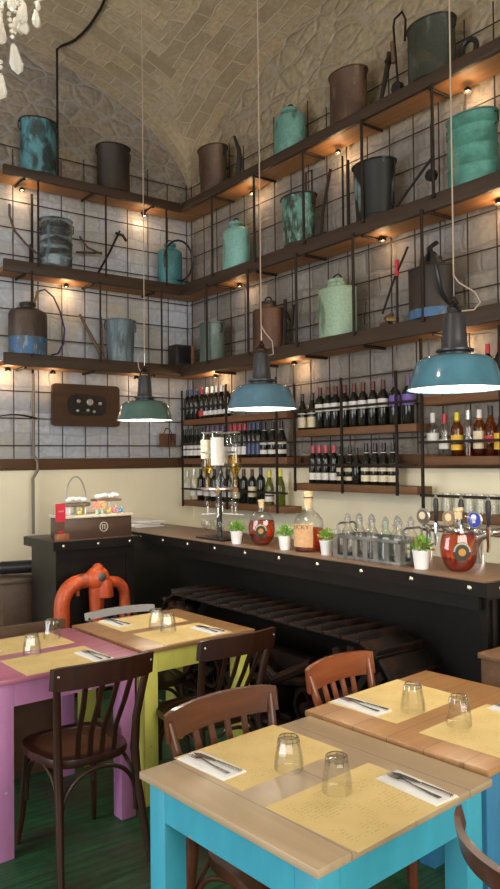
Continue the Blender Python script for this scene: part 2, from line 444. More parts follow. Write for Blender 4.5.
# ------------------------------------------------------------------ long plank shelves
SH = ((4.05, 4.13, 'top'), (3.24, 3.34, 'middle'), (2.455, 2.56, 'bottom'))
SD = .30
for k, (za, zb, nm) in enumerate(SH):
    t = thing('wall_shelf', f'{nm} wooden plank shelf on the back wall left of the corner', 'shelf', (0, YW-SD, za), 0)
    x1 = XW-SD
    mb = MB(); mb.box2((2.13, .035, 0), (XW-.065, SD-.065, .04)); mb.build('board', M['shelfx'], t)
    MB().box2((2.13, 0, 0), (x1, .035, zb-za), .004).build('front_edge', M['edge'], t)
    if k < 2: pass
    for x in [3.55-.62*i for i in range(3)]:
        MB().tube([(x, .01, -.012), (x, SD-.066, -.012)], .011, 8).build('bracket', M['iron'], t)
    t = thing('wall_shelf', f'{nm} wooden plank shelf on the right wall right of the corner', 'shelf', (XW-SD, 0, za), 0)
    mb = MB(); mb.box2((.035, 1.2, 0), (SD-.065, YW-SD, .04)); mb.build('board', M['shelfy'], t)
    MB().box2((0, 1.2, 0), (.035, YW-SD, zb-za), .004).build('front_edge', M['edgey'], t)
    for y in [5.65-.62*i for i in range(7)]:
        MB().tube([(.01, y, -.012), (SD-.066, y, -.012)], .011, 8).build('bracket', M['iron'], t)
t = thing('shelf_frame', 'row of thin iron uprights joining the shelf fronts on the back wall', 'frame', (0, 0, 0))
for x in [3.62-.63*i for i in range(3)]:
    for za, zb in ((2.56, 3.24), (3.34, 4.025)):
        MB().tube([(x+.06*(za > 3), YW-SD-.010, za-.03), (x+.06*(za > 3), YW-SD-.010, zb+.02)], .009, 8).build('upright', M['iron'], t)
t = thing('shelf_frame', 'row of thin iron uprights joining the shelf fronts on the right wall', 'frame', (0, 0, 0))
for y in [5.75-.63*i for i in range(7)]:
    for za, zb in ((2.56, 3.24), (3.34, 4.025)):
        MB().tube([(XW-SD-.012, y-.1*(za > 3), za-.03), (XW-SD-.012, y-.1*(za > 3), zb+.02)], .011, 8).build('upright', M['iron'], t)
# electric conduit up the wall
mb = MB()
mb.tube([(2.45, 6.42, 1.02), (2.45, 6.42, 1.5), (2.49, 6.42, 1.57), (2.49, 6.42, 1.65), (2.455, 6.42, 1.71), (2.46, 6.42, 2.42)], .014, 8)
tag(mb.build('conduit', M['steel'] if 0 else pbr('conduitm', (.20, .17, .14), .5, .3)), 'thin grey pipe jogging over the wooden wall rail near left edge', 'pipe')
mb = MB()
mb.tube([(2.455, 6.425, 2.42), (2.455, 6.425, 4.0)], .012, 8)
tag(mb.build('conduit', M['iron']), 'dark vertical pipe on the back wall rising behind the left shelf tanks', 'pipe')
mb = MB(); P = []
def vz(x, y): return Z0+RISE*max(fx(x), gy(y))-.02
def on_vault(px, py):
    q = fw+rt*((px-250)/F)-up*((py-444.5)/F); s_ = 4.0
    while s_ < 9:
        p = Vector((0, 0, H))+q*s_
        if p.y > 6.46 or p.z >= vz(p.x, p.y)-.01: return p
        s_ += .01
    return p
pv = [on_vault(*a) for a in ((57, 47), (62, 45.5), (68, 43.5), (75, 40), (83, 33), (90, 25), (96, 16), (101, 8), (107, -6))]
P = [(pv[0].x, pv[0].y, 4.13), (pv[0].x, pv[0].y, pv[0].z-.02)]+[tuple(p) for p in pv[1:]]
mb.tube(P, .011, 8); tag(mb.build('conduit', M['iron']), 'dark cable conduit rising from top shelf and bending across the vault', 'pipe')

# ------------------------------------------------------------------ tanks, buckets and tools on the shelves
def lidded(name, label, cat, loc, r, h, mat, kind, rz=0, mat2=None, extra=None):
    if loc[0] > 3.9 and loc[1] < 6: rz = PI/2
    t = thing(name, label, cat, loc, rz)
    if rz: t.scale = (1.16, 1, 1)
    b = MB()
    if kind == 'bucket':       # open pail, wider at the top
        b.lathe([(r*.86, 0), (r*.87, .01), (r, h-.012), (r*1.03, h-.006), (r*1.03, h), (r*.97, h), (r*.93, h*.6), (r*.84, .02), (0, .02)], 28, sy=.8, capt=False)
    elif kind == 'canister':   # cylinder with domed shoulder and neck
        b.lathe([(r*.96, 0), (r, .01), (r, h*.80), (r*.97, h*.86), (r*.80, h*.91), (r*.42, h*.95), (r*.40, h), (0, h)], 28, sy=.80)
    elif kind == 'tank':       # straight tank, flat lid set in
        b.lathe([(r*.98, 0), (r, .012), (r, h*.86), (r*1.02, h*.865), (r*1.02, h*.885), (r*.96, h*.90), (r*.55, h*.925), (r*.52, h), (0, h)], 28, sy=.80)
    elif kind == 'barrel':     # ribbed drum
        pr = [(r*.95, 0), (r*1.0, .012)]
        for q in (.25, .52, .80): pr += [(r, h*q-.012), (r*1.035, h*q-.004), (r*1.035, h*q+.004), (r, h*q+.012)]
        pr += [(r, h-.02), (r*1.03, h-.012), (r*1.03, h), (r*.97, h), (r*.95, h-.05), (0, h-.05)]
        b.lathe(pr, 30, sy=.8)
    elif kind == 'drum':
        b.lathe([(r, 0), (r, h-.015), (r*1.02, h-.01), (r*1.02, h), (r*.96, h), (r*.95, h-.03), (0, h-.03)], 28, sy=.8)
    b.build('body', mat, t)
    if kind in ('canister', 'tank'):
        MB().lathe([(r*.40, 0), (r*.46, .004), (r*.46, .028), (r*.2, .036), (0, .036)], 20, (0, 0, h)).build('lid', mat2 or mat, t)
        mb = MB(); mb.tube(arc((0, 0, h+.03), r*.28, 0, PI, 8), .006, 6); mb.build('handle', M['iron'], t)
    if kind in ('bucket', 'barrel', 'drum'):
        MB().tube([(r*1.03*math.cos(a), .8*r*1.03*math.sin(a), h-.004) for a in [2*PI*i/28 for i in range(28)]], .007, 6, closed=True).build('rim', mat2 or mat, t)
        for s in (-1, 1):
            MB().tube([(s*r*1.0, 0, h-.10), (s*(r*1.0+.02), 0, h-.09), (s*(r*1.0+.02), 0, h-.03), (s*r*1.0, 0, h-.02)], .005, 6).build('lug', M['iron'], t)
    if kind == 'bucket':
        MB().lathe([(r*.88, 0), (r*.9, .02), (r*.9, .026), (r*.885, .03)], 28, sy=.8, capb=False, capt=False).build('base_band', mat2 or mat, t)
    return t
P_ = dict(
 blue=patina('pat_blue', (.10, .28, .34), (.025, .03, .03), (.03, .10, .12), .50, 9),
 dark=patina('pat_dark', (.035, .026, .022), (.06, .035, .025), None, .55, 6),
 rust=patina('pat_rust', (.11, .06, .035), (.07, .04, .028), (.17, .10, .05), .5, 6),
 darkgreen=patina('pat_dkgreen', (.035, .04, .03), (.06, .055, .035), (.09, .10, .085), .55, 8),
 teal=patina('pat_teal', (.16, .35, .30), (.11, .25, .22), (.05, .09, .07), .55, 6),
 turq=patina('pat_turq', (.24, .50, .46), (.19, .43, .42), (.10, .20, .17), .58, 5),
 speck=patina('pat_speck', (.12, .28, .22), (.03, .04, .03), (.26, .42, .33), .5, 14),
 silver=patina('pat_silver', (.27, .33, .37), (.02, .02, .02), (.10, .16, .20), .47, 8, stretch=(.4, .4, 2)),
 grey=patina('pat_grey', (.20, .27, .31), (.12, .17, .20), (.07, .08, .08), .5, 6, stretch=(3, 3, .4)),
 brown=patina('pat_brown', (.085, .06, .048), (.06, .042, .035), (.12, .09, .07), .5, 6),
 bluepaint=patina('pat_bluep', (.06, .17, .36), (.09, .13, .18), (.25, .30, .35), .5, 16),
 black=patina('pat_black', (.012, .013, .012), (.022, .03, .024), (.25, .35, .38), .62, 5),  # pale patches put the shine of the black bucket into its colour
 green=patina('pat_green', (.09, .30, .25), (.06, .20, .16), (.16, .32, .25), .5, 5, stretch=(1, 1, 1.5)),
 pale=patina('pat_pale', (.36, .50, .36), (.30, .44, .34), (.14, .22, .15), .56, 5),
 glassy=patina('pat_glassy', (.17, .23, .19), (.11, .15, .13), (.25, .30, .27), .5, 6, stretch=(2, 2, .4)),
 copper=patina('pat_copper', (.16, .07, .035), (.10, .045, .028), (.05, .03, .025), .52, 5, stretch=(2, 2, .5)))
YB = 6.31; XR = 3.96
a = lidded('metal_bucket', 'blue and black patched metal bucket on top shelf below the ceiling pipe', 'bucket', (2.47, YB, 4.13), .155, .47, P_['blue'], 'drum', mat2=P_['dark'])
lidded('metal_canister', 'dark brown cylindrical can alone on the top back shelf', 'can', (3.19, YB, 4.13), .155, .42, P_['dark'], 'drum')
lidded('metal_bucket', 'brown rusty bucket nearest the corner on the top right shelf', 'bucket', (XR, 5.81, 4.13), .145, .42, P_['rust'], 'bucket', mat2=P_['rust'])
lidded('sprayer_tank', 'green patinated domed tank on the top right shelf', 'tank', (XR, 4.69, 4.13), .135, .34, P_['teal'], 'canister', mat2=P_['teal'])
lidded('metal_barrel', 'rusty brown drum in the middle of the top right shelf', 'barrel', (XR, 4.01, 4.13), .14, .38, P_['rust'], 'drum')
lidded('metal_barrel', 'large dark green black drum at right of the top right shelf', 'barrel', (XR, 3.23, 4.13), .15, .38, P_['darkgreen'], 'drum')
lidded('metal_bucket', 'silver and black striped bucket on the middle back shelf', 'bucket', (2.63, YB, 3.34), .14, .43, P_['silver'], 'barrel')
t = lidded('sprayer_tank', 'teal sprayer tank with dark hose loop on middle back shelf by corner', 'tank', (3.79, YB, 3.34), .125, .38, P_['blue'] if 0 else patina('pat_tealb', (.07, .24, .27), (.05, .17, .20), (.10, .32, .32), .5, 6), 'canister')
MB().tube([(.03+.16*math.cos(q), -.11-.02*math.sin(q), .23+.19*math.sin(q)) for q in [PI*1.15-i*PI*1.75/20 for i in range(21)]], .010, 8).build('hose', M['blackp'], t)
lidded('sprayer_tank', 'pale turquoise tank nearest the corner on the middle right shelf', 'tank', (XR, 5.45, 3.34), .13, .40, P_['turq'], 'canister', mat2=P_['turq'])
lidded('metal_bucket', 'speckled green and black tapered bucket on middle right shelf', 'bucket', (XR, 4.59, 3.34), .145, .41, P_['speck'], 'bucket', mat2=P_['dark'])
lidded('metal_bucket', 'black tarred bucket with shine coloured in on the middle right shelf', 'bucket', (XR, 3.76, 3.34), .15, .41, P_['black'], 'bucket', mat2=P_['black'])
lidded('metal_barrel', 'big sea green ribbed drum at right end of middle right shelf', 'barrel', (XR, 2.92, 3.34), .145, .44, P_['green'], 'barrel', mat2=P_['green'])
# brown and blue tank with hose
t = thing('sprayer_tank', 'brown knapsack tank with blue painted base and purple hose, bottom back shelf', 'tank', (2.37, YB, 2.56))
b = MB(); r = .165
b.lathe([(r, .15), (r, .34), (r*.95, .37), (r*.6, .40), (r*.35, .41), (r*.34, .43), (0, .43)], 28, sy=.82, capb=False); b.build('body', P_['brown'], t)
MB().lathe([(r*.98, 0), (r, .01), (r*1.003, .15)], 28, sy=.82, capt=False).build('painted_base', P_['bluepaint'], t)
MB().lathe([(r*.42, 0), (r*.42, .025), (r*.3, .03), (0, .03)], 20, (0, 0, .425)).build('lid', P_['dark'], t)
MB().tube([(.03, 0, .44), (.07, -.01, .50), (.09, 0, .56)], [.018, .014, .016], 8).build('nozzle', pbr('brassy', (.28, .20, .12), .5, .6), t)
MB().tube([(.09, 0, .56), (.14, -.03, .58), (.21, -.05, .52), (.27, -.05, .40), (.31, -.05, .25), (.30, -.05, .12), (.25, -.05, .03), (.19, -.04, .012)], .008, 8).build('hose', pbr('hosep', (.03, .02, .10), .4), t)
lidded('metal_bucket', 'streaked grey blue bucket on the bottom back shelf above the lamp', 'bucket', (3.25, YB, 2.56), .14, .39, P_['grey'], 'bucket')
t = thing('wooden_box', 'small dark box with orange wooden side near shelf corner', 'box', (3.91, YB, 2.56))
MB().box2((-.10, -.06, 0), (.075, .08, .21), .006).build('body', P_['dark'], t); MB().box2((.078, -.07, 0), (.105, .08, .20), .003).build('side_board', M['shelfx'], t)
MB().box2((-.075, -.066, .03), (.05, -.060, .18), .002).build('front_panel', M['blackp'], t)
lidded('metal_bucket', 'grey green streaked pail nearest the corner on bottom right shelf', 'bucket', (XR, 5.85, 2.56), .125, .36, P_['glassy'], 'drum')
lidded('metal_canister', 'copper brown canister behind the middle lamp cord, bottom right shelf', 'can', (XR, 5.0, 2.56), .14, .39, P_['copper'], 'tank', mat2=P_['dark'])
lidded('sprayer_tank', 'pale green painted tank on the bottom right shelf', 'tank', (XR, 4.155, 2.56), .145, .41, P_['pale'], 'tank', mat2=P_['pale'])
t = lidded('sprayer_tank', 'dark sprayer tank with blue base behind the nearest lamp cord', 'tank', (XR, 3.26, 2.56), .145, .38, P_['dark'], 'tank')
MB().lathe([(.149, .0), (.149, .06)], 28, sy=.86).build('blue_band', P_['bluepaint'], t)
MB().tube([(-.02, .06, .38), (-.08, .12, .44), (-.13, .14, .33), (-.14, .10, .15), (-.13, .0, .05)], .012, 8).build('hose', M['blackp'], t)
MB().tube([(.0, 0, .4), (.0, .02, .47), (.0, -.06, .52)], .016, 8).build('pump_handle', M['blackp'], t)
# tools leaning against the grid
def tool(name, label, loc, parts, cat='tool'):
    t = thing(name, label, cat, loc)
    for nm, pts, r, mt in parts: MB().tube(pts, r, 8).build(nm, mt, t)
    return t
rusty = P_['rust']; toolwood = wood('toolwood', (.16, .09, .05), (.10, .055, .03), 'z', .6)
tool('garden_hook', 'curved two-armed hook tool leaning at left end of middle back shelf', (2.42, 6.38, 3.34), [('blade', [(-.18, 0, .52), (-.18, 0, .42), (-.14, 0, .30), (-.04, 0, .20), (.06, 0, .13)], .011, rusty), ('shaft', [(.0, -.0, .02), (.0, 0, .20)], .01, M['iron'])])
tool('rusty_pliers', 'slim rusty pliers crossing on grid right of striped bucket', (2.98, 6.38, 3.34), [('arm', [(-.13, 0, .2), (.03, 0, .22), (.12, 0, .235)], .01, rusty), ('arm', [(-.10, 0, .35), (-.02, 0, .26), (.12, 0, .22)], .009, rusty)])
tool('pickaxe', 'thin pick with crossed head leaning beside the middle back upright', (3.17, 6.37, 3.34), [('handle', [(-.13, -.02, .02), (.0, 0, .24), (.12, .02, .47)], .011, M['iron']), ('head', [(.07, 0, .44), (.14, 0, .43), (.18, 0, .38)], .014, M['iron'])])
tool('wooden_stake', 'pale wooden stake leaning left on the bottom back shelf', (3.0, 6.36, 2.56), [('stake', [(.1, -.03, .0), (-.12, .03, .42)], [.020, .012], toolwood)])
tool('wooden_stake', 'short upright stick beside the streaked grey blue bucket', (3.09, 6.36, 2.56), [('stake', [(.01, -.01, .0), (0, .03, .42)], [.012, .010], toolwood)])
tool('pruning_tool', 'dark twisted iron pruning tool next to corner bucket, top shelf', (XR, 5.39, 4.13), [('shaft', [(0, .03, 0), (0, .0, .18), (0, .0, .27), (0, .07, .42)], [.03, .024, .02, .012], P_['dark']), ('jaw', [(0, 0, .27), (0, -.05, .16), (0, -.06, .0)], .012, P_['dark'])])
tool('iron_bar_tool', 'dark leaning iron lever left of the large dark drum', (XR, 3.63, 4.13), [('lever', [(0, .07, 0), (0, -.04, .36)], [.012, .022], M['iron']), ('pivot', [(-.02, -.02, .30), (.02, -.02, .30)], .018, M['iron'])])
tool('wire_pump', 'bent wire pump with knob standing against the large dark drum', (XR-.03, 3.50, 4.13), [('wire_handle', [(0, -.01, .0), (0, .03, .50), (0, .02, .55), (0, -.05, .57), (0, -.08, .50), (0, -.07, .36)], .008, M['iron']), ('barrel', [(0, .03, .25), (0, .04, .40)], .018, toolwood), ('knob', [(-.02, 0, .06), (.02, 0, .06)], .045, M['blackp'])])
tool('rope_coil', 'dark coiled cable at right of top right shelf', (XR, 2.95, 4.13), [('coil', [(0, .055*math.cos(q)-.02, .09+.06*math.sin(q)) for q in [i*PI/8 for i in range(17)]], .018, M['blackp']), ('tail', [(0, .06, .02), (0, .12, .02)], .018, M['blackp'])], 'cable')
tool('wire_stand', 'rectangular wire handle and prongs behind speckled green bucket', (XR-.04, 4.33, 3.34), [('frame', [(0, .12, .3), (0, .12, .56), (0, .05, .56), (0, .05, .3)], .008, M['iron']), ('prong', [(0, -.16, .5), (0, -.07, .2), (0, -.05, .02)], .012, M['iron']), ('base', [(0, .1, .02), (0, -.1, .02)], .018, M['iron'])])
tool('long_shears', 'long black iron shears standing left of the tarred bucket', (XR-.05, 4.0, 3.34), [('blade', [(0, .03, .0), (0, .03, .55)], .008, M['iron']), ('blade', [(0, -.03, .0), (0, -.03, .50)], .010, M['iron'])])
tool('pruning_pole', 'thin diagonal rod with small pulley left of the sea green drum', (XR-.03, 3.36, 3.34), [('rod', [(0, .22, .0), (0, -.14, .27)], .009, M['iron']), ('pulley', [(-.02, -.14, .16), (.02, -.14, .16)], .04, M['blackp']), ('rod', [(0, -.15, .18), (0, -.15, .50)], .012, M['iron'])])
tool('iron_tap', 'dark bent pipe fitting right of copper brown canister', (XR, 4.70, 2.56), [('pipe', [(0, .09, .02), (0, .07, .40)], .016, M['iron']), ('pipe', [(0, .07, .3), (0, -.02, .18), (0, -.03, .34)], .014, M['iron'])])
tool('red_handled_pruner', 'slim tool with a bright red grip left of dark sprayer tank', (XR-.03, 3.53, 2.56), [('shaft', [(0, 0, .0), (0, 0, .34)], .008, M['iron']), ('grip', [(0, 0, .34), (0, 0, .45)], .014, M['red']), ('blade', [(0, .14, .10), (0, .04, .30), (0, -.10, .52)], .008, M['iron'])])
tool('scrap_fittings', 'heap of small brass and iron fittings under the red grip tool', (XR-.03, 3.62, 2.56), [('fitting', [(0, .06, .02), (0, -.02, .03)], .02, rusty), ('fitting', [(-.03, -.02, .05), (.0, -.08, .04)], .018, pbr('brass', (.35, .25, .1), .4, .8)), ('fitting', [(.0, .03, .06), (.02, -.03, .09)], .016, rusty)])
# board with gauges
t = thing('gauge_board', 'brown wooden board with inset black gauge panel hung on back grid', 'panel', (2.95, 6.41, 2.155))
b = MB(); pl = []
for cx, cz, a0 in ((.29, .16, 0), (-.29, .16, PI/2), (-.29, -.16, PI), (.29, -.16, 1.5*PI)):
    for i in range(5): q = a0+i*PI/8; pl.append((cx+.04*math.cos(q), cz+.03*math.sin(q)))
b.M = Matrix.Rotation(PI/2, 4, 'X'); b.prism(pl, -.015, .015); b.build('board', wood('gaugewood', (.07, .030, .013), (.04, .018, .009), 'x', .45), t)
b = MB(); pl = []
for cx, cz, rr, a0 in ((.12, .02, .07, 0), (-.10, .015, .09, PI/2), (-.12, -.03, .06, PI), (.12, -.03, .06, 1.5*PI)):
    for i in range(6): q = a0+i*PI/10; pl.append((cx+rr*math.cos(q), cz+rr*math.sin(q)))
b.M = Matrix.Rotation(PI/2, 4, 'X'); b.prism(pl, .012, .03); gp = b.build('gauge_panel', M['blackp'], t)
for (x, z, rr) in ((0.02, .03, .030), (-.09, .035, .017), (-.1, -.05, .012), (.06, -.055, .012), (.12, .02, .014), (0.0, -.045, .014)):
    b = MB(); b.M = Matrix.Translation((x, -.03, z)) @ Matrix.Rotation(PI/2, 4, 'X'); b.lathe([(rr, 0), (rr, .012), (rr*.8, .014), (rr*.78, .010), (0, .010)], 16); b.build('gauge', M['steel'], gp)
t = thing('sickle', 'thin curved iron sickle hung flat on grid at left edge', 'tool', (2.3, 6.40, 2.0))
MB().tube([(-.2+.38*i/10, 0, .025+.03*math.sin(PI*i/10)) for i in range(11)], [.004+.006*(i/10) for i in range(11)], 6).build('blade', M['iron'], t)
t = thing('hanging_pouch', 'small brown scoop pair hung on back grid near corner', 'scoop', (3.80, 6.40, 1.78))
for s in (-1, 1): MB().prism([(s*.045-.04, -.015), (s*.045+.04, -.015), (s*.045+.04, .015), (s*.045-.04, .015)], 0, .13).build('scoop', P_['copper'], t)
MB().tube([(-.045, 0, .13), (-.02, 0, .18), (.02, 0, .18), (.045, 0, .13)], .005, 6).build('wire', M['iron'], t)
# ------------------------------------------------------------------ bottle racks on the right wall
def thinglass(n, tint, edge, gl=.9):
    m = bpy.data.materials.new(n); m.use_nodes = True; N, L = m.node_tree.nodes, m.node_tree.links
    N.remove(N['Principled BSDF']); out = N['Material Output']
    tr = N.new('ShaderNodeBsdfTransparent'); g = N.new('ShaderNodeBsdfGlossy'); g.inputs['Roughness'].default_value = .03; g.inputs[0].default_value = (gl, gl, gl, 1)
    lw = N.new('ShaderNodeLayerWeight'); lw.inputs['Blend'].default_value = .35
    mx = N.new('ShaderNodeMix'); mx.data_type = 'RGBA'; mx.inputs[6].default_value = (*tint, 1); mx.inputs[7].default_value = (*edge, 1)
    L.new(lw.outputs['Facing'], mx.inputs[0]); L.new(mx.outputs[2], tr.inputs[0])
    pw = N.new('ShaderNodeMath'); pw.operation = 'POWER'; pw.inputs[1].default_value = 3.0; L.new(lw.outputs['Facing'], pw.inputs[0])
    fr = N.new('ShaderNodeMath'); fr.operation = 'MULTIPLY_ADD'; fr.inputs[1].default_value = .55; fr.inputs[2].default_value = .06; L.new(pw.outputs[0], fr.inputs[0])
    sh = N.new('ShaderNodeMixShader'); L.new(fr.outputs[0], sh.inputs[0]); L.new(tr.outputs[0], sh.inputs[1]); L.new(g.outputs[0], sh.inputs[2])
    L.new(sh.outputs[0], out.inputs[0]); return m
M['tg'] = thinglass('tg', (1, 1, 1), (.68, .72, .72))
M['tgg'] = thinglass('tgg', (.90, .98, .95), (.50, .72, .64))
M['tgamber'] = thinglass('tgamber', (.85, .45, .10), (.30, .10, .02))
M['tgold'] = thinglass('tgold', (.95, .78, .25), (.6, .38, .05))
M['tgred'] = thinglass('tgred', (.72, .17, .04), (.20, .02, .01))
def rack(name, label, y0, y1, boards, ups, z0, z1, rails):
    t = thing(name, label, 'bottle rack', (XW-.22, 0, 0))
    for z in boards:
        b = MB(); b.box2((.0, y0, z-.055), (.155, y1, z), .003); b.build('board', M['racky'], t)
    for y in ups:
        MB().box2((-.012, y-.010, z0), (.0, y+.010, z1)).build('upright', M['iron'], t)
    for z in rails:
        b = MB(); b.box2((-.010, y0-.01, z-.009), (-.002, y1+.01, z+.009)); b.build('rail', M['iron'], t)
    return t
rack('bottle_rack', 'three-tier wood and iron wine rack nearest the corner', 4.74, 6.34, (2.04, 1.665, 1.26), (6.33, 5.58, 4.86), 1.2, 2.33, (2.15, 1.80, 1.37))
rack('bottle_rack', 'two-tier wood and iron wine rack in the middle of right wall', 3.38, 4.66, (1.88, 1.455), (4.63, 4.09, 3.55), 1.39, 2.25, (2.03, 1.60))
rack('bottle_rack', 'spirits rack with glass shelf at the right edge of the wall', 2.1, 3.34, (2.05, 1.655, 1.29), (3.325, 2.72), 1.22, 2.44, (2.16, 1.75, 1.40))
SHAPES = dict(
 bordeaux=[(.0, 0), (.034, 0), (.0375, .006), (.0375, .195), (.034, .212), (.018, .235), (.0145, .25), (.0145, .30), (0, .30)],
 burgundy=[(.0, 0), (.037, 0), (.041, .006), (.041, .15), (.034, .18), (.020, .225), (.0145, .25), (.0145, .30), (0, .30)],
 spirit=[(.0, 0), (.034, 0), (.038, .006), (.038, .17), (.034, .19), (.020, .215), (.0145, .235), (.0145, .275), (0, .275)],
 squat=[(.0, 0), (.038, 0), (.042, .006), (.042, .15), (.03, .18), (.016, .2), (.0145, .24), (0, .24)])
BC = {}
def band(t, nm, r, z0, z1, mt, seg=16, off=.0008):
    MB().lathe([(r+off, z0), (r+off, z1)], seg, capb=False, capt=False).build(nm, mt, t)
def bottle(shape, glass, cap, labs, y, z, label, group, x=None, neck=None, liquid=None, sc=1.0):
    key = (shape, glass, cap, tuple(labs), neck, liquid)
    loc = (x if x is not None else XW-.13, y, z)
    if key in BC: return dup(BC[key], loc, label, group=group, sc=(sc, sc, sc))
    t = thing('wine_bottle' if glass in ('darkglass', 'greenglass') else 'spirit_bottle', label, 'bottle', loc, 0, group); t.scale = (sc, sc, sc)
    pr = SHAPES[shape]; MB().lathe(pr, 16).build('body', M[glass], t)
    h = pr[-1][1]
    if cap: MB().lathe([(.0158, h-.058), (.0165, h-.05), (.0158, h+.004), (0, h+.004)], 14, capb=False).build('capsule', M[cap], t)
    for (mt, a, b_) in labs: band(t, 'label', pr[3][0], a, b_, M[mt])
    if neck: band(t, 'neck_label', .0165, h-.085, h-.064, M[neck], off=.002)
    if liquid: MB().lathe([(0, .004), (pr[2][0]-.003, .004), (pr[2][0]-.003, .11), (0, .11)], 14).build('liquid', M[liquid], t)
    BC[key] = t; return t
def ypx(px, x=XW-.13, py=430):
    d = fw*F+rt*(px-250)-up*(py-444.5); s = x/d.x; return d.y*s
ORD = ['first', 'second', 'third', 'fourth', 'fifth', 'sixth', 'seventh', 'eighth', 'ninth', 'tenth']
def row(pxs, spec, z, desc, where, group, py=430, **k):
    ys = [ypx(p, py=py) for p in pxs]; n = len(ys)
    for i, y in enumerate(ys):
        lab = f'{desc}, ' + (f'{ORD[i]} from left, ' if n > 1 else '') + where
        bottle(*spec, y, z, lab, group, **k)
M['brownliq'] = thinglass('brownliq', (.62, .25, .08), (.35, .10, .02))
LW = (('label_white', .045, .095),)
W1, W2, W3 = 'corner rack top row', 'corner rack middle row', 'corner rack bottom row'
G = 'wine bottles on the wall racks'
row([188, 192.5, 197], ('bordeaux', 'darkglass', 'cap_blue', ()), 2.04, 'dark wine bottle with dark blue capsule', W1, G)
row([202.5], ('bordeaux', 'darkglass', 'cap_red', (('label_red', .03, .085),)), 2.04, 'wine bottle with bright red capsule and red label', W1, G)
row([207.2, 212, 216.8, 221.8, 227.2], ('bordeaux', 'darkglass', 'cap_silver', (('label_white', .035, .075),)), 2.04, 'dark bottle with silver capsule and white label', W1, G)
row([184.8, 188.8, 192.8, 197, 201.4], ('burgundy', 'darkglass', 'cap_black', (('label_white', .03, .085), ('label_white', .10, .155))), 1.665, 'dark bottle with two white label bands', W2, G, sc=.95)
row([208, 213, 218, 223], ('bordeaux', 'darkglass', 'cap_purple', LW), 1.665, 'dark bottle with purple capsule behind the dispenser', W2, G)
row([231, 235.6, 240.2, 245], ('bordeaux', 'darkglass', 'cap_red', (('label_white', .03, .10),)), 1.665, 'dark bottle with red capsule and white label', W2, G)
row([250, 254.2, 258.5], ('bordeaux', 'darkglass', 'cap_blue', (('cap_blue', .03, .13),)), 1.665, 'dark bottle with blue capsule and blue label', W2, G)
row([264.5, 272.8, 281.5], ('burgundy', 'darkglass', 'cap_black', (('label_white', .03, .065), ('label_white', .11, .135)), ), 1.665, 'dark sloping bottle with white neck band', W2, G, neck='cap_white')
row([187.2], ('spirit', 'tg', 'cap_silver', (('label_white', .12, .16),)), 1.26, 'clear short bottle at the left end', W3, G)
row([193.5], ('bordeaux', 'tg', 'cap_silver', (('label_white', .04, .09),)), 1.26, 'clear tall bottle with silver capsule', W3, G)
row([200.5], ('bordeaux', 'darkglass', 'cap_black', (('label_white', .05, .12),)), 1.26, 'dark bottle with white label left of the dispenser', W3, G)
row([207, 214, 221, 228], ('bordeaux', 'darkglass', 'cap_black', LW), 1.26, 'dark bottle seen between dispenser bottles', W3, G)
row([236], ('bordeaux', 'darkglass', 'cap_black', (('label_cream', .04, .1),)), 1.26, 'dark bottle with cream label right of the dispenser', W3, G)
row([243.3], ('bordeaux', 'darkglass', 'cap_dkred', ()), 1.26, 'dark bottle without label and dark red capsule', W3, G)
row([251.7], ('bordeaux', 'darkglass', 'cap_dkred', (('label_cream', .06, .15),)), 1.26, 'dark bottle with tall cream label and dark red capsule', W3, G)
row([260.3], ('bordeaux', 'darkglass', 'cap_black', ()), 1.26, 'taller plain dark bottle with light highlight', W3, G, sc=1.05)
row([268.8], ('burgundy', 'greenglass', 'cap_yellow', (('label_white', .03, .075), ('label_white', .09, .12))), 1.26, 'olive green bottle with white labels', W3, G, sc=.96)
row([280], ('burgundy', 'greenglass', 'cap_yellow', ()), 1.26, 'olive green bottle without label behind the right upright', W3, G)
R1, R2 = 'middle rack top row', 'middle rack bottom row'
row([302.8, 312.5], ('burgundy', 'darkglass', 'cap_black', (('label_cream', .02, .105), ('label_white', .13, .14))), 1.88, 'dark bottle with large low cream label', R1, G, sc=.97)
row([320.5, 328.8, 336.2, 345, 354.5, 363.5, 373.5, 383.8], ('bordeaux', 'darkglass', 'cap_dkred', (('label_white', .125, .18),)), 1.88, 'dark bottle with square pale label', R1, G, sc=1.08)
row([395.5, 408.5], ('bordeaux', 'darkglass', 'cap_purple', (('label_purple', .12, .19),)), 1.88, 'dark bottle with purple label', R1, G, sc=1.1)
row([312.8, 319, 325.6, 333.8], ('bordeaux', 'darkglass', 'cap_pink', (('label_white', .03, .085),)), 1.455, 'dark bottle with pink capsule and white label', R2, G, sc=.98)
row([341, 349.6], ('burgundy', 'darkglass', 'cap_black', (('label_cream', .03, .06), ('label_cream', .10, .13)), ), 1.455, 'dark bottle with small cream labels near the upright', R2, G, neck='cap_white', sc=.95)
row([356.2], ('burgundy', 'darkglass', 'cap_black', ()), 1.455, 'plain dark bottle right of the upright', R2, G, sc=.9)
row([366, 374.8, 383.6, 392.6], ('burgundy', 'darkglass', 'cap_black', (('label_cream', .025, .07), ('label_cream', .10, .125)), ), 1.455, 'dark bottle with white neck band, cream labels', R2, G, neck='cap_white')
S3 = 'spirits rack middle row'; GS = 'spirit bottles on the right rack'
row([432.8], ('spirit', 'tg', 'cap_white', (('label_white', .085, .15),)), 1.655, 'clear bottle with white cap and pale label', S3, GS, sc=1.05)
row([444.5], ('spirit', 'tg', 'cap_red', (('label_white', .05, .11),)), 1.655, 'clear bottle with red cap', S3, GS)
row([457], ('spirit', 'tgamber', 'cap_yellow', (('label_yellow', .04, .075), ('label_yellow', .09, .135))), 1.655, 'amber bottle with yellow cap and yellow label', S3, GS, sc=1.02)
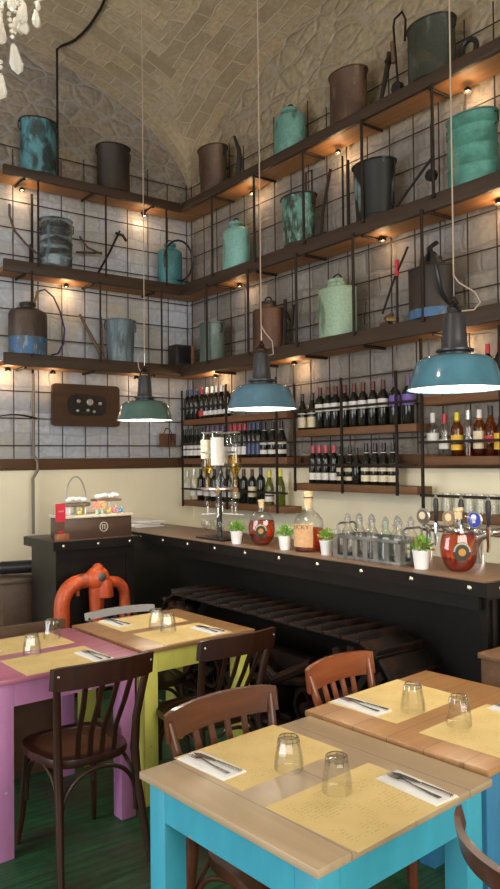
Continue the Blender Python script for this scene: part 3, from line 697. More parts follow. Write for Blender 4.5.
row([468.3], ('bordeaux', 'tg', 'cap_silver', ()), 1.655, 'clear bottle half full of brown spirit with grey cap', S3, GS, liquid='brownliq', sc=.97)
row([479.6], ('spirit', 'tgamber', 'cap_white', (('label_cream', .045, .08), ('label_cream', .10, .15))), 1.655, 'amber bottle with pale cap and cream label', S3, GS, sc=1.05)
row([490.6], ('burgundy', 'tgamber', 'cap_black', (('label_red', .08, .12),)), 1.655, 'amber bottle with black neck and red label', S3, GS, sc=1.03)
row([501], ('squat', 'tgamber', 'cap_black', (('label_yellow', .04, .14),)), 1.655, 'squat bottle with gold label at the frame edge', S3, GS)
row([487.5, 499.5], ('bordeaux', 'darkglass', 'cap_red', ()), 2.05, 'dark bottle with red capsule beside the lamp', 'spirits rack top row', GS, py=350)
# tumblers on the glass shelf
def tumbler_profile(r0, r1, h, t=.0025):
    return [(0, h), (r1, h), (r1*1.02, h-.004), (r0*.98, h*.35), (r0, 0)]
pr = tumbler_profile(.036, .030, .125); g0 = None; k = 0
for i in range(11):
    for j in range(2):
        y = 3.27-.088*i-.02*j; x = XW-.16+.08*j
        lab = f'clear tall glass upside down on the glass shelf, {("front", "back")[j]} row, number {i+1} from the left post'
        lab = f'upturned clear glass on glass shelf, {("front", "back")[j]} row, {ORD[i] if i < 10 else "last"} from left post'
        if g0 is None:
            g0 = MB().lathe(pr, 14, capb=False, capt=False).build('drinking_glass', M['tg'], loc=(x, y, 1.29)); tag(g0, lab, 'glass', 'glasses on the glass shelf')
        else: dup(g0, (x, y, 1.29), lab)
# lamps hidden below shelf boards: small brass spot lamps that wash the wall
def spot(x, y, z, lab, p=3.0):
    t = thing('spot_lamp', lab, 'lamp', (x, y, z))
    MB().lathe([(.012, .03), (.022, .02), (.028, 0), (.024, 0), (.01, .012), (0, .012)], 14, capb=False).build('housing', M['iron'], t)
    MB().sphere((0, 0, .010), .008, 10).build('bulb', emis('spotbulb', (1, .72, .40), 25) if 'spotb' not in M else M['spotb'], t)
    light('spot_light', 'POINT', (x, y, z-.03), p*.6, (1, .62, .30), .03).parent = None
M['spotb'] = emis('spotb', (1, .72, .40), 8)
for x, z, d, p in ((2.22, 2.425, 'bottom back shelf, left end', 2.4), (2.62, 2.425, 'bottom back shelf above gauge board', 1.6), (2.75, 3.21, 'middle back shelf beside striped bucket', 3), (3.55, 3.995, 'top back shelf near corner', 2.2), (2.35, 3.995, 'top back shelf left end', 2.2), (3.45, 2.425, 'bottom back shelf near lamp', 1.2)):
    spot(x, YW-.12, z, 'small iron spot lamp under the '+d, p)
for y, z, d, p in ((5.9, 2.425, 'bottom right shelf by the corner', 3.2), (4.75, 2.425, 'bottom right shelf right of the middle lamp', 2.4), (3.1, 2.425, 'bottom right shelf by the nearest lamp', 2.4), (3.75, 3.21, 'middle right shelf below tarred bucket', 1.6), (5.5, 3.21, 'middle right shelf near the corner', 1.2), (2.78, 3.21, 'middle right shelf at the right edge', 3.2), (5.3, 3.995, 'top right shelf near the corner', 2.5), (4.2, 3.995, 'top right shelf in the middle', 3), (3.0, 3.995, 'top right shelf at right', 3)):
    spot(XW-.12, y, z, 'small iron spot lamp under the '+d, p)

# ------------------------------------------------------------------ bar
t = thing('bar_counter', 'long dark bar with brown top and studded metal edge along the right wall', 'bar', (0, 0, 0))
MB().box2((2.815, 2.05, 1.06), (3.36, 6.46, 1.10), .002).build('worktop', M['counter'], t)
b = MB(); b.box2((2.80, 2.04, 1.035), (2.815, 6.46, 1.098)); b.box2((2.80, 2.025, 1.035), (3.36, 2.04, 1.098)); b.build('metal_edge', M['barmetal'], t)
for i in range(12):
    b = MB(); b.sphere((2.80, 2.12+.335*i, 1.068), .013, 10, (.5, 1, 1)); b.build('stud', M['stud'], t)
for i in range(2):
    MB().sphere((2.90+.33*i, 2.025, 1.068), .013, 10, (1, .5, 1)).build('stud', M['stud'], t)
b = MB(); b.box2((3.10, 2.14, 0), (3.16, 6.46, 1.06)); b.box2((2.86, 2.12, .96), (3.3, 6.46, 1.04)); b.build('front_panel', M['barpanel'], t)
b = MB(); b.box2((2.90, 2.10, 0), (3.32, 2.14, 1.035))
for i in range(7): b.box2((2.93+.055*i, 2.09, .05), (2.945+.055*i, 2.10, 1.0))
b.build('end_panel', M['barmetal'], t)
# the old crawler track shown under the bar
t = thing('crawler_track', 'rusty dark caterpillar track with wheels standing under the bar', 'track', (2.84, 0, 0))
YA, YE, ZC, RC = 2.75, 4.38, .44, .30
per = 2*(YE-YA)+2*PI*RC; n = 38
def trk(s):
    s %= per; Ls = YE-YA
    if s < Ls: return (YE-s, ZC+RC, 0)
    s -= Ls
    if s < PI*RC: a = s/RC; return (YA-RC*math.sin(a), ZC+RC*math.cos(a), a)
    s -= PI*RC
    if s < Ls: return (YA+s, ZC-RC, PI)
    s -= Ls; a = s/RC; return (YE+RC*math.sin(a), ZC-RC*math.cos(a), PI+a)
for i in range(n):
    y, z, a = trk(i*per/n)
    b = MB(); R = Matrix.Rotation(a, 4, 'X')
    b.box((0, 0, 0), (.33, per/n*.93, .016), .003); b.box((0, -per/n*.36, .022), (.33, .016, .035), .003); b.box((.0, .02, -.022), (.10, .10, .03), .004)
    o = b.build('track_plate', M['rustdark'], t, loc=(random.uniform(-.006, .006), y, z)); o.rotation_euler = (a, 0, random.uniform(-.01, .01))
def wheel(y, r, w=.10, name='wheel', teeth=0):
    b = MB(); b.M = Matrix.Translation((-.15 if r > .2 else -.05, y, ZC if r > .2 else ZC-RC+r+.04)) @ Matrix.Rotation(PI/2, 4, 'Y')
    b.lathe([(r*.80, -w/2), (r, -w/2), (r, w/2), (r*.80, w/2), (r*.78, 0), (r*.80, -w/2)], 30, capb=False, capt=False)
    b.lathe([(r*.28, -w*.7), (r*.28, w*.7)], 16)
    for i in range(5):
        q = 2*PI*i/5; b.box((r*.53*math.cos(q), r*.53*math.sin(q), 0), (r*.6, r*.16, w*.5), 0, Matrix.Rotation(q, 4, 'Z'))
    for i in range(teeth):
        q = 2*PI*i/teeth; b.box((r*1.03*math.cos(q), r*1.03*math.sin(q), 0), (.05, .04, w*.4), 0, Matrix.Rotation(q, 4, 'Z'))
    b.build(name, M['rustdark'], t)
wheel(YA, .235, w=.07, teeth=14, name='sprocket'); wheel(YE, .23, name='sprocket', teeth=14)
for y in (3.15, 3.5, 3.85, 4.1): wheel(y, .11, .12, 'roller')
b = MB(); b.box((0, (YA+YE)/2, ZC+.02), (.09, YE-YA-.5, .14), .01)
b.tube([(-.1, 3.1, ZC+.1), (-.12, 3.4, ZC-.05), (-.1, 3.7, ZC+.1), (-.1, 4.1, ZC)], .035, 8); b.tube([(-.1, 3.0, ZC+.02), (-.1, 3.9, ZC-.14)], .03, 8); b.build('side_frame', M['rustdark'], t)
# pedestal at the left end
t = thing('bar_pedestal', 'black pedestal with studded top plate holding the till box', 'counter', (0, 0, 0))
b = MB(); b.box2((2.035, 4.95, 1.04), (2.685, 5.50, 1.10), .004); b.build('top_plate', M['counterx'], t)
b = MB(); b.box2((2.025, 4.94, 1.035), (2.69, 4.95, 1.097)); b.box2((2.025, 4.95, 1.035), (2.035, 5.50, 1.097)); b.build('metal_edge', M['barmetal'], t)
for x in (2.10, 2.36, 2.61): MB().sphere((x, 4.94, 1.066), .012, 10, (1, .5, 1)).build('stud', M['stud'], t)
b = MB(); b.box2((2.07, 5.0, 0), (2.655, 5.46, 1.04)); b.box2((2.06, 4.985, 0), (2.13, 5.0, 1.03)); b.box2((2.60, 4.985, 0), (2.665, 5.0, 1.03)); b.box2((2.13, 4.985, .96), (2.6, 5.0, 1.03)); b.build('body', M['barmetal'], t)
# orange pipework in front of it
t = thing('orange_pipe', 'orange cast pipe bent into an arch with three legs before the black pedestal', 'pipe', (2.285, 4.86, -.03))
pts = [(-.235, 0, 0), (-.235, 0, .70)] + [(-.235+.14-.14*math.cos(q), 0, .70+.155*math.sin(q)) for q in [PI/2*i/6 for i in range(1, 7)]] + [(.0, 0, .868)]
MB().tube(pts, .053, 14).build('left_bend', M['orangepipe'], t)
pts = [(.235, 0, 0), (.235, 0, .72)] + [(.235-.09+.09*math.cos(q), 0, .72+.11*math.sin(q)) for q in [PI/2*i/5 for i in range(1, 6)]] + [(.03, 0, .85)]
MB().tube(pts, .040, 12).build('right_bend', M['orangepipe'], t)
b = MB(); b.tube([(.015, -.01, 0), (.015, -.01, .55), (.015, -.01, .86)], [.043, .043, .06], 12); b.build('middle_leg', M['orangepipe'], t)
b = MB(); b.sphere((.015, -.02, .87), .088, 16, (1, .8, .95)); b.sphere((.015, -.03, .935), .04, 12); b.lathe([(.0, .0), (.058, 0), (.06, .012), (.05, .12), (.0, .125)], 14, (.06, -.045, .74)); b.build('junction', M['orangepipe'], t)
for x, z in ((-.12, .815), (.10, .81)):
    MB().tube([(x, 0, z-.055), (x, 0, z+.02)], .013, 8).build('bolt', M['orangepipe'], t)
b = MB(); b.M = Matrix.Translation((.02, -.088, .885)) @ Matrix.Rotation(PI/2, 4, 'X'); b.lathe([(.03, -.01), (.03, .006), (0, .01)], 14); b.build('worn_plate', M['steel'], t)
# cabinet behind
t = thing('side_cabinet', 'low dark wood cabinet with rounded panel door at the left edge', 'cabinet', (0, 0, 0))
MB().box2((1.90, 5.60, 0), (2.5, 6.44, .74), .004).build('body', wood('cabw', (.10, .055, .03), (.065, .035, .02), 'y', .5), t)
MB().box2((1.875, 5.575, .74), (2.52, 6.44, .775), .004).build('top', M['counterx'], t)
MB().box2((1.885, 5.66, .12), (1.90, 6.36, .62), .02).build('door', wood('cabd', (.12, .06, .03), (.08, .04, .02), 'z', .5), t)
mb = MB(); mb.tube([(1.99, 5.85, .83), (2.2, 5.72, .84)], .05, 12); mb.sphere((1.99, 5.85, .83), .052, 10); tag(mb.build('rolled_bag', M['blackp']), 'small black roll lying on the low cabinet', 'bag')
# till box and things on it
t = thing('till_box', 'brown wooden till box with cream marble top and round white emblem', 'box', (2.40, 5.13, 1.10))
MB().box2((-.265, -.11, 0), (.265, .13, .145), .004).build('body', wood('till', (.085, .045, .03), (.05, .028, .02), 'x', .4), t)
MB().box2((-.275, -.12, .145), (.275, .14, .168), .006).build('marble_top', pbr('marble', (.66, .58, .46), .3, var=.12, vs=14), t)
em = MB(); em.M = Matrix.Translation((.04, -.112, .075)) @ Matrix.Rotation(PI/2, 4, 'X'); em.tube([(.03*math.cos(q), .033*math.sin(q), 0) for q in [2*PI*i/20 for i in range(20)]], .0035, 6, closed=True)
for xx in (-.010, .008): em.box((xx, 0, 0), (.006, .035, .003))
em.box((-.001, .012, 0), (.026, .005, .003)); em.build('emblem', pbr('embl', (.5, .47, .4), .5), t)
t = thing('wire_basket', 'tall-handled wire basket holding folded white cloth on the till box', 'basket', (2.28, 5.14, 1.268))
MB().lathe([(.085, .055), (.095, .065), (.095, .080), (.02, .068), (0, .068)], 18, sx=1.15, sy=.7).build('tray', M['gal'] if 0 else pbr('trayw', (.20, .15, .10), .5), t)
MB().tube([(-.080*math.cos(q)*1.0, 0, .08+.19*math.sin(q)) for q in [PI*i/14 for i in range(15)]], .006, 6).build('handle', M['steel'], t)
b = MB()
for i in range(7):
    b.sphere((-.06+.02*i, random.uniform(-.01, .01), .10+random.uniform(0, .012)), .024, 8, (1, 1.2, .8))
b.build('folded_cloth', M['napkin'], t)
for sx_ in (-.06, 0, .06): MB().box((sx_, 0, .03), (.008, .06, .06)).build('support', M['napkin'], t)
t = thing('cake_stand', 'small wooden stand topped with white crumpled paper on the till box', 'stand', (2.52, 5.14, 1.268))
MB().box2((-.10, -.05, .085), (.10, .06, .10), .003).build('tray', pbr('trayw2', (.20, .13, .06), .5), t)
b = MB()
for i in range(9): b.sphere((-.08+.02*i, random.uniform(-.012, .012), .118+random.uniform(0, .012)), .024, 8, (1, 1.2, .8))
b.build('paper', M['napkin'], t)
for sx_ in (-.08, -.03, .03, .08): MB().tube([(sx_, 0, 0), (sx_, 0, .085)], .008, 6).build('post', M['napkin'], t)
def fig(name, label, cat, x, col, kind):
    t = thing(name, label, cat, (x, 5.06, 1.268))
    mt = pbr(name+'c'+str(x), col, .5)
    if kind == 'flower':
        MB().lathe([(.012, 0), (.016, .03), (0, .03)], 10).build('base', pbr('mint'+str(x), (.35, .65, .5), .5), t)
        b = MB()
        for i in range(6): q = PI/3*i; b.sphere((.022*math.cos(q), 0, .058+.022*math.sin(q)), .015, 8, (1, .5, 1))
        b.build('petals', mt, t); MB().sphere((0, -.01, .058), .010, 8).build('flower_centre', M['label_yellow'], t)
    else:
        b = MB(); b.sphere((0, 0, .014), .015, 10, (1.2, .9, .9)); b.sphere((.012, 0, .034), .010, 8); b.build('body', mt, t); MB().lathe([(.004, 0), (0, .01)], 6, (.022, 0, .03)).build('beak', M['cap_red'], t)
fig('toy_flower', 'pink toy flower at the middle of till box top', 'figurine', 2.405, (.80, .30, .28), 'flower')
fig('toy_flower', 'coral toy flower just right of the pink one', 'figurine', 2.445, (.85, .42, .30), 'flower')
fig('toy_bird', 'yellow toy bird under the wire basket', 'figurine', 2.27, (.80, .65, .10), 'b')
fig('toy_bird', 'yellow toy bird under the wooden stand', 'figurine', 2.50, (.85, .60, .12), 'b')
fig('toy_bird', 'pink toy bird under the wooden stand', 'figurine', 2.545, (.75, .20, .35), 'b')
fig('toy_bird', 'blue toy bird at right end of till box', 'figurine', 2.595, (.10, .35, .60), 'b')
t = thing('menu_card', 'upright crimson menu card with tiny pale script at left of the till', 'card', (2.105, 5.0, 1.10))
MB().box2((-.035, 0, .13), (.035, .01, .255)).build('card', M['red'], t); MB().box2((-.028, .002, 0), (.028, .012, .13)).build('holder', pbr('hold', (.10, .05, .03), .5), t)
b = MB()
for i in range(5): b.tube([(-.018+.008*i, -.002, .198), (-.014+.008*i, -.002, .208), (-.012+.008*i, -.002, .197)], .0012, 4)
b.build('script_mark', M['label_cream'], t)
t = thing('card_box', 'small orange-brown wooden card box at the left front of the till', 'box', (2.10, 4.965, 1.10))
MB().box2((-.045, -.02, 0), (.045, .03, .05), .003).build('body', wood('cardb', (.30, .10, .04), (.2, .07, .03), 'x', .4), t)
MB().box((-.01, 0, .055), (.03, .005, .03), 0, Matrix.Rotation(.2, 4, 'X')).build('red_card', M['red'], t)
t = thing('paper_stack', 'loose stack of white papers at the far end of the bar', 'papers', (3.13, 5.70, 1.10))
for i in range(7): MB().box((random.uniform(-.03, .03), random.uniform(-.03, .05), .004+.007*i), (.25, .36, .006), 0, Matrix.Rotation(random.uniform(-.25, .25), 4, 'Z')).build('sheet', M['paper'], t)
# ------------------------------------------------------------------ dispenser with inverted bottles
CX, CY = 2.98, 4.33
t = thing('bottle_dispenser', 'black rotating stand for upside-down spirit bottles on the bar', 'dispenser', (CX, CY, 1.10))
MB().box2((-.09, -.15, 0), (.09, .17, .014), .004).build('base', M['blackp'], t)
MB().cyl((0, 0, .014), .019, .70, 16).build('pole', M['blackp'], t)
MB().tube([(.115*math.cos(q), .115*math.sin(q), .60) for q in [2*PI*i/20 for i in range(20)]], .006, 6, closed=True).build('top_ring', M['steel'], t)
MB().lathe([(0, 0), (.125, 0), (.125, .012), (0, .012)], 24, (0, 0, .345)).build('bottle_carrier', M['steel'], t)
angs = [PI*.57, PI*1.28, PI*1.80, PI*.25, PI*.02]
for q in angs:
    x, y = .112*math.cos(q), .112*math.sin(q)
    o = MB().lathe([(.016, .0), (.020, .004), (.020, .05), (.013, .06), (.013, .10), (.018, .105), (.018, .12)], 14, (x, y, .225)).build('optic', M['tg'], t)
    MB().lathe([(.019, .10), (.021, .105), (.021, .125), (.012, .13)], 12, (x, y, .225)).build('collar', pbr('copperc', (.55, .25, .12), .3, .8) if q == angs[0] else bpy.data.materials['copperc'], o)
    MB().tube([(x*.3, y*.3, .175), (x*1.5, y*1.5, .165)], .004, 6).build('lever', M['white'], t)
    MB().lathe([(.006, 0), (.006, .06)], 8, (x, y, .165)).build('spout', M['chrome'], t)
def inverted(q, label, liq, fill, lab):
    x, y = CX+.112*math.cos(q), CY+.112*math.sin(q)
    t = thing('inverted_bottle', label, 'bottle', (x, y, 1.10+.358)); t.scale = (1.22, 1.22, 1.18)
    MB().lathe([(.013, 0), (.013, .06), (.017, .08), (.034, .11), (.036, .125), (.036, .315), (.033, .322), (0, .322)], 18).build('glass', M['tg'], t)
    if fill: MB().lathe([(.011, 0), (.011, .06), (.015, .08), (.032, .11), (.034, .125), (.034, fill), (0, fill)], 18).build('liquid', M[liq], t)
    if lab: MB().lathe([(.0368, lab[0]), (.0368, lab[1])], 18, capb=False, capt=False).build('label', M[lab[2]], t)
    MB().lathe([(.030, .318), (.034, .326), (0, .328)], 18, capb=False).build('base_cap', M['cap_silver'], t)
inverted(angs[0], 'upside-down bottle with a little yellow spirit at left of dispenser', 'tgold', .16, (.17, .28, 'label_cream'))
inverted(angs[1], 'upside-down bottle with white label at the dispenser front', None, 0, (.13, .29, 'label_white'))
inverted(angs[2], 'upside-down clear bottle with yellow spirit at right of dispenser', 'tgold', .19, None)
inverted(angs[3], 'upside-down pale bottle at the back of the dispenser', None, 0, (.14, .24, 'label_white'))
inverted(angs[4], 'upside-down clear empty bottle at back right of dispenser', None, 0, None)
for i, (dx, dy, ds) in enumerate(((-.03, .135, 'left end'), (.045, .10, 'left rear'), (-.06, .06, 'front left'), (-.055, -.09, 'front right'), (.04, -.10, 'right rear'))):
    lab = f'small stemmed glass on the {ds} of dispenser base'
    g = MB().lathe([(0, 0), (.026, 0), (.026, .002), (.004, .006), (.0035, .045), (.02, .058), (.03, .085), (.026, .115)], 16, capb=False, capt=False).build('stemmed_glass', M['tg'], loc=(CX+dx, CY+dy, 1.114))
    tag(g, lab, 'glass', 'stemmed glasses on the dispenser base')
# ------------------------------------------------------------------ plants, bottles and crate on the bar
def plant(x, y, label, red=False, s=1.0):
    t = thing('potted_plant', label, 'plant', (x, y, 1.10)); t.scale = (s, s, s)
    MB().lathe([(0, 0), (.030, 0), (.040, .074), (.042, .078), (.042, .084), (.037, .084), (.035, .07), (0, .07)], 20, capb=False, capt=False).build('pot', M['white'], t)
    b = MB(); b.lathe([(.034, .068), (0, .076)], 14); b.build('soil', M['soil'], t)
    b = MB(); rnd = random.Random(int(x*1000+y*77))
    for i in range(120):
        a = rnd.uniform(0, 2*PI); el = rnd.uniform(0, PI/2); rr = rnd.uniform(.03, .062)
        c = Vector((rr*math.cos(a)*math.cos(el), rr*math.sin(a)*math.cos(el), .085+rr*math.sin(el)*1.05))
        d = (c-Vector((0, 0, .07))).normalized(); sd = d.cross(Vector((rnd.uniform(-1, 1), rnd.uniform(-1, 1), rnd.uniform(-1, 1)))).normalized(); nn = d.cross(sd)
        b.mi = 1 if red and rnd.random() < .15 else 0; l, wd = .022, .006
        A = b.v(c-d*l*.5); B = b.v(c+sd*wd+nn*.002); D = b.v(c-sd*wd+nn*.002); E_ = b.v(c+d*l*.5)
        b.face([A, B, E_]); b.face([A, E_, D])
    o = b.build('foliage', [M['leaf'], M['leafred']], t)
    b = MB()
    for i in range(7): a = i*.9; b.tube([(0, 0, .07), (.03*math.cos(a), .03*math.sin(a), .12)], .0015, 4)
    b.build('stems', M['leaf'], t)
plant(2.90, 4.02, 'small white pot with green sprigs right beside the dispenser')
plant(2.93, 3.56, 'small white pot with green sprigs between jug and tall whisky bottle')
plant(2.95, 3.21, 'small white pot with green sprigs left of the crate of bottles', True)
plant(2.93, 2.50, 'small white pot with green and red sprigs right of the crate', True, 1.1)
def flagon(x, y, s, label, rz, fill=.12):
    t = thing('flagon', label, 'bottle', (x, y, 1.10), rz); t.scale = (s, s, s)
    def prof(off, zt):
        out = [(0, off)]
        for i in range(1, 25):
            q = -PI/2+PI*i/24*.93
            r = .072*math.cos(q)**.7 if math.cos(q) > 0 else 0; z = .090+.090*math.sin(q)
            if z > zt: break
            if z < off: continue
            out.append((max(r-off, .001), z))
        return out
    o = prof(0, 1); o += [(.022, .178), (.018, .19), (.017, .215), (.021, .218), (.021, .226), (.015, .226)]
    MB().lathe(o, 28, sy=.62, capb=False, capt=False).build('glass_body', M['tg'], t)
    lq = prof(.003, fill); zt = lq[-1][1]; lq.append((0, zt)); MB().lathe(lq, 28, sy=.6).build('liquor', M['liq'], t)
    MB().lathe([(.0145, .20), (.0145, .228), (.019, .230), (.019, .243), (0, .245)], 14, capb=False).build('cork', M['cork'], t)
    b = MB(); b.M = Matrix.Translation((0, -.048, .083)) @ Matrix.Rotation(PI/2, 4, 'X')
    b.lathe([(.034, -.004), (.034, .003), (0, .006)], 24); lb = b.build('round_label', pbr('lblk'+str(x), (.03, .025, .02), .5), t)
    b = MB(); b.M = Matrix.Translation((0, -.053, .083)) @ Matrix.Rotation(PI/2, 4, 'X')
    for i in range(13):
        q = PI*.02+PI*.96*i/12; b.box((.029*math.cos(q), .029*math.sin(q), 0), (.006, .004, .002), 0, Matrix.Rotation(q, 4, 'Z'))
    b.build('arched_lettering', M['label_cream'], lb)
    b = MB(); b.M = Matrix.Translation((0, -.053, .080)) @ Matrix.Rotation(PI/2, 4, 'X'); b.lathe([(.014, 0), (.014, .002)], 14); b.build('emblem', pbr('emb'+str(x), (.45, .22, .04), .5), lb)
    b = MB(); b.tube([(.022, 0, .21), (.045, 0, .205), (.048, 0, .185), (.035, 0, .165)], .005, 6); b.build('neck_loop', M['tg'], t)
mq = thinglass('liq', (.93, .30, .06), (.48, .03, .005))
M['liq'] = mq
flagon(2.97, 3.84, 1.2, 'glass flagon of amber liqueur with round label between first two plants', -.75, .135)
flagon(2.98, 2.31, 1.27, 'glass flagon of amber liqueur with round label at bar end', -.70, .15)
# tall whisky bottle
t = thing('whisky_bottle', 'tall round-shouldered whisky bottle with tan label and long cork neck', 'bottle', (3.0, 3.42, 1.10), -1.45); t.scale = (1.25, 1.25, 1.0)
MB().lathe([(0, 0), (.066, 0), (.070, .008), (.071, .165), (.066, .19), (.045, .222), (.026, .24), (.021, .26), (.019, .32), (.016, .32)], 26, capb=False, capt=False).build('glass_body', M['tg'], t)
MB().lathe([(0, .009), (.0665, .009), (.0668, .135), (0, .135)], 26).build('whisky', M['liq'], t)
b = MB(); n = 14
for i in range(n):
    q0 = -PI*.80+PI*.62*i/n; q1 = -PI*.80+PI*.62*(i+1)/n; R_ = .0718
    b.face([b.v((R_*math.cos(q0), R_*math.sin(q0), .03)), b.v((R_*math.cos(q1), R_*math.sin(q1), .03)), b.v((R_*math.cos(q1), R_*math.sin(q1), .165)), b.v((R_*math.cos(q0), R_*math.sin(q0), .165))])
lb = b.build('label', pbr('tanlab', (.55, .33, .17), .7, var=.12, vs=50), t)
fc = bpy.data.curves.new('word', 'FONT'); fc.body = 'LUCKY'; fc.size = .034; fc.align_x = 'CENTER'; fc.extrude = .0004
wo = bpy.data.objects.new('word', fc); C.objects.link(wo); dg = bpy.context.evaluated_depsgraph_get(); me = bpy.data.meshes.new_from_object(wo.evaluated_get(dg)); bpy.data.objects.remove(wo)
for v_ in me.vertices:
    a = -PI*.49+v_.co.x/.0722; r = .0722+v_.co.z; v_.co = Vector((r*math.cos(a), r*math.sin(a), .135+v_.co.y))
me.materials.clear(); me.materials.append(pbr('ink', (.10, .05, .03), .7)); o = bpy.data.objects.new('lettering', me); C.objects.link(o); o.parent = lb
MB().lathe([(.021, .25), (.0215, .305), (.0215, .32), (.024, .322), (.024, .355), (0, .357)], 16, capb=False).build('cork_sleeve', M['cork'], t)
band(t, 'neck_ring', .0225, .315, .321, M['cap_dkred'])
# crate of swing-top bottles
CL = (2.895, 2.61)
t = thing('bottle_crate', 'galvanised slatted crate holding clear swing-top bottles', 'crate', (2.895, 2.61, 1.10))
WX, WY, HH = .20, .48, .13
b = MB(); b.box2((0, 0, 0), (WX, WY, .006)); b.build('base', M['gal'], t)
for xx in (0, WX):
    for i in range(7): MB().box((xx, .012+i*(WY-.024)/6, HH/2), (.004, .034, HH)).build('slat', M['gal'], t)
    b = MB(); b.box((xx, WY/2, HH-.008), (.010, WY+.01, .018), .002); b.box((xx, WY/2, .012), (.008, WY+.006, .018), .002); b.build('side_rail', M['gal'], t)
for yy in (0, WY):
    for i in range(3): MB().box((.025+i*(WX-.05)/2, yy, HH/2), (.034, .004, HH)).build('slat', M['gal'], t)
    b = MB(); b.box((WX/2, yy, HH-.008), (WX+.01, .010, .018), .002); b.box((WX/2, yy, .012), (WX+.006, .008, .018), .002); b.build('end_rail', M['gal'], t)
    MB().tube([(.03, yy, HH), (.03, yy, HH+.05), (.05, yy, HH+.06), (WX-.05, yy, HH+.06), (WX-.03, yy, HH+.05), (WX-.03, yy, HH)], .006, 8).build('handle', M['gal'], t)
bt = None; k = 0
for j in range(2):
    for i in range(5):
        if j == 1 and i == 2: continue
        lx, ly = .055+.09*j, .050+.094*i
        tint = 'greenish' if (j == 0 and i == 1) else 'clear'
        lab = f'{tint} empty swing-top bottle in the crate, {("front", "back")[j]} row, {ORD[4-i]} from left'
        loc = (CL[0]+lx, CL[1]+ly, 1.107)
        if bt is None or tint == 'greenish':
            q = thing('swing_top_bottle', lab, 'bottle', loc, 0, 'swing-top bottles in the crate')
            MB().lathe([(0, 0), (.032, 0), (.037, .006), (.037, .125), (.030, .147), (.016, .168), (.0145, .20), (.018, .204), (.018, .214), (.013, .214)], 16, capb=False, capt=False).build('glass', M['tgg'] if tint == 'greenish' else M['tg'], q)
            MB().lathe([(.010, .212), (.014, .218), (.014, .226), (.006, .232), (0, .232)], 12, capb=False).build('stopper', M['white'] if 0 else M['cap_silver'], q)
            b = MB(); b.tube([(-.017, 0, .19), (-.018, 0, .225), (0, 0, .236), (.018, 0, .225), (.017, 0, .19)], .0018, 5); b.tube([(-.018, 0, .20), (-.018, .02, .18), (.018, .02, .18), (.018, 0, .20)], .0018, 5); b.build('wire_bail', M['steel'], q)
            if bt is None: bt = q
        else: dup(bt, loc, lab)
# tumblers behind whisky bottle
for i, (x, y) in enumerate(((3.16, 3.36), (3.18, 3.27), (3.2, 3.12))):
    g = MB().lathe(tumbler_profile(.034, .032, .12), 16, capb=False, capt=False).build('drinking_glass', M['tg'], loc=(x, y, 1.10))
    tag(g, f'clear straight tumbler behind the whisky bottle, {ORD[i]} from left', 'glass', 'tumblers behind the whisky bottle')
# beer taps
t = thing('beer_tap_tower', 'chrome beer tap bar with black handles and round badges behind bar end', 'beer taps', (3.31, 0, 0))
MB().tube([(0, 2.80, 1.26), (0, 2.10, 1.26)], .020, 12).build('cross_pipe', M['chrome'], t)
for y in (2.42, 2.76): MB().tube([(0, y, 1.10), (0, y, 1.26)], .022, 12).build('column', M['chrome'], t)
for i, y in enumerate((2.655, 2.49, 2.325)):
    b = MB(); b.tube([(0, y, 1.26), (-.05, y, 1.27), (-.075, y, 1.265)], .013, 8); b.tube([(-.075, y, 1.30), (-.075, y, 1.20), (-.082, y, 1.17)], [.013, .010, .008], 8); tp = b.build('tap', M['chrome'], t)
    MB().lathe([(.008, 0), (.011, .02), (.015, .10), (.011, .13), (0, .132)], 12, (-.075, y, 1.30)).build('tap_handle', M['blackp'], tp)
    MB().lathe([(.007, 0), (.009, .012), (0, .02)], 10, (-.075, y, 1.432)).build('handle_tip', M['chrome'], tp)
for i, (y, c1, c2) in enumerate(((2.735, (.12, .10, .08), (.72, .62, .45)), (2.56, (.30, .20, .10), (.75, .60, .40)), (2.40, (.03, .06, .42), (.75, .78, .85)))):
    b = MB(); b.M = Matrix.Translation((-.085, y, 1.33)) @ Matrix.Rotation(-PI/2, 4, 'Y'); b.lathe([(.0, -.006), (.044, -.006), (.046, 0), (.042, .004), (0, .004)], 26); bd = b.build('badge', M['steel'], t)
    b = MB(); b.M = Matrix.Translation((-.0895, y, 1.33)) @ Matrix.Rotation(-PI/2, 4, 'Y'); b.lathe([(.038, 0), (.038, .002), (0, .002)], 24); b.build('badge_face', pbr('bf'+str(i), c1, .4), bd)
    b = MB(); b.M = Matrix.Translation((-.092, y, 1.335)) @ Matrix.Rotation(-PI/2, 4, 'Y')
    if i == 2: b.lathe([(.016, 0), (.016, .002), (0, .002)], 16, (.008, 0, 0)); b.box((-.014, 0, .001), (.012, .018, .002)); b.box((-.004, 0, .001), (.016, .006, .002))
    else: b.lathe([(.021, 0), (.021, .002), (0, .002)], 18)
    b.build('badge_emblem', pbr('be'+str(i), c2, .4), bd)
    MB().tube([(-.078, y, 1.285), (-.03, y, 1.262), (0, y, 1.26)], .008, 8).build('badge_arm', M['chrome'], bd)
MB().tube([(-.02, 2.44, 1.11), (-.04, 2.43, 1.19), (-.05, 2.39, 1.24), (-.04, 2.32, 1.27), (-.03, 2.24, 1.28)], [.028, .024, .02, .018, .018], 12).build('swan_neck', M['chrome'], t)
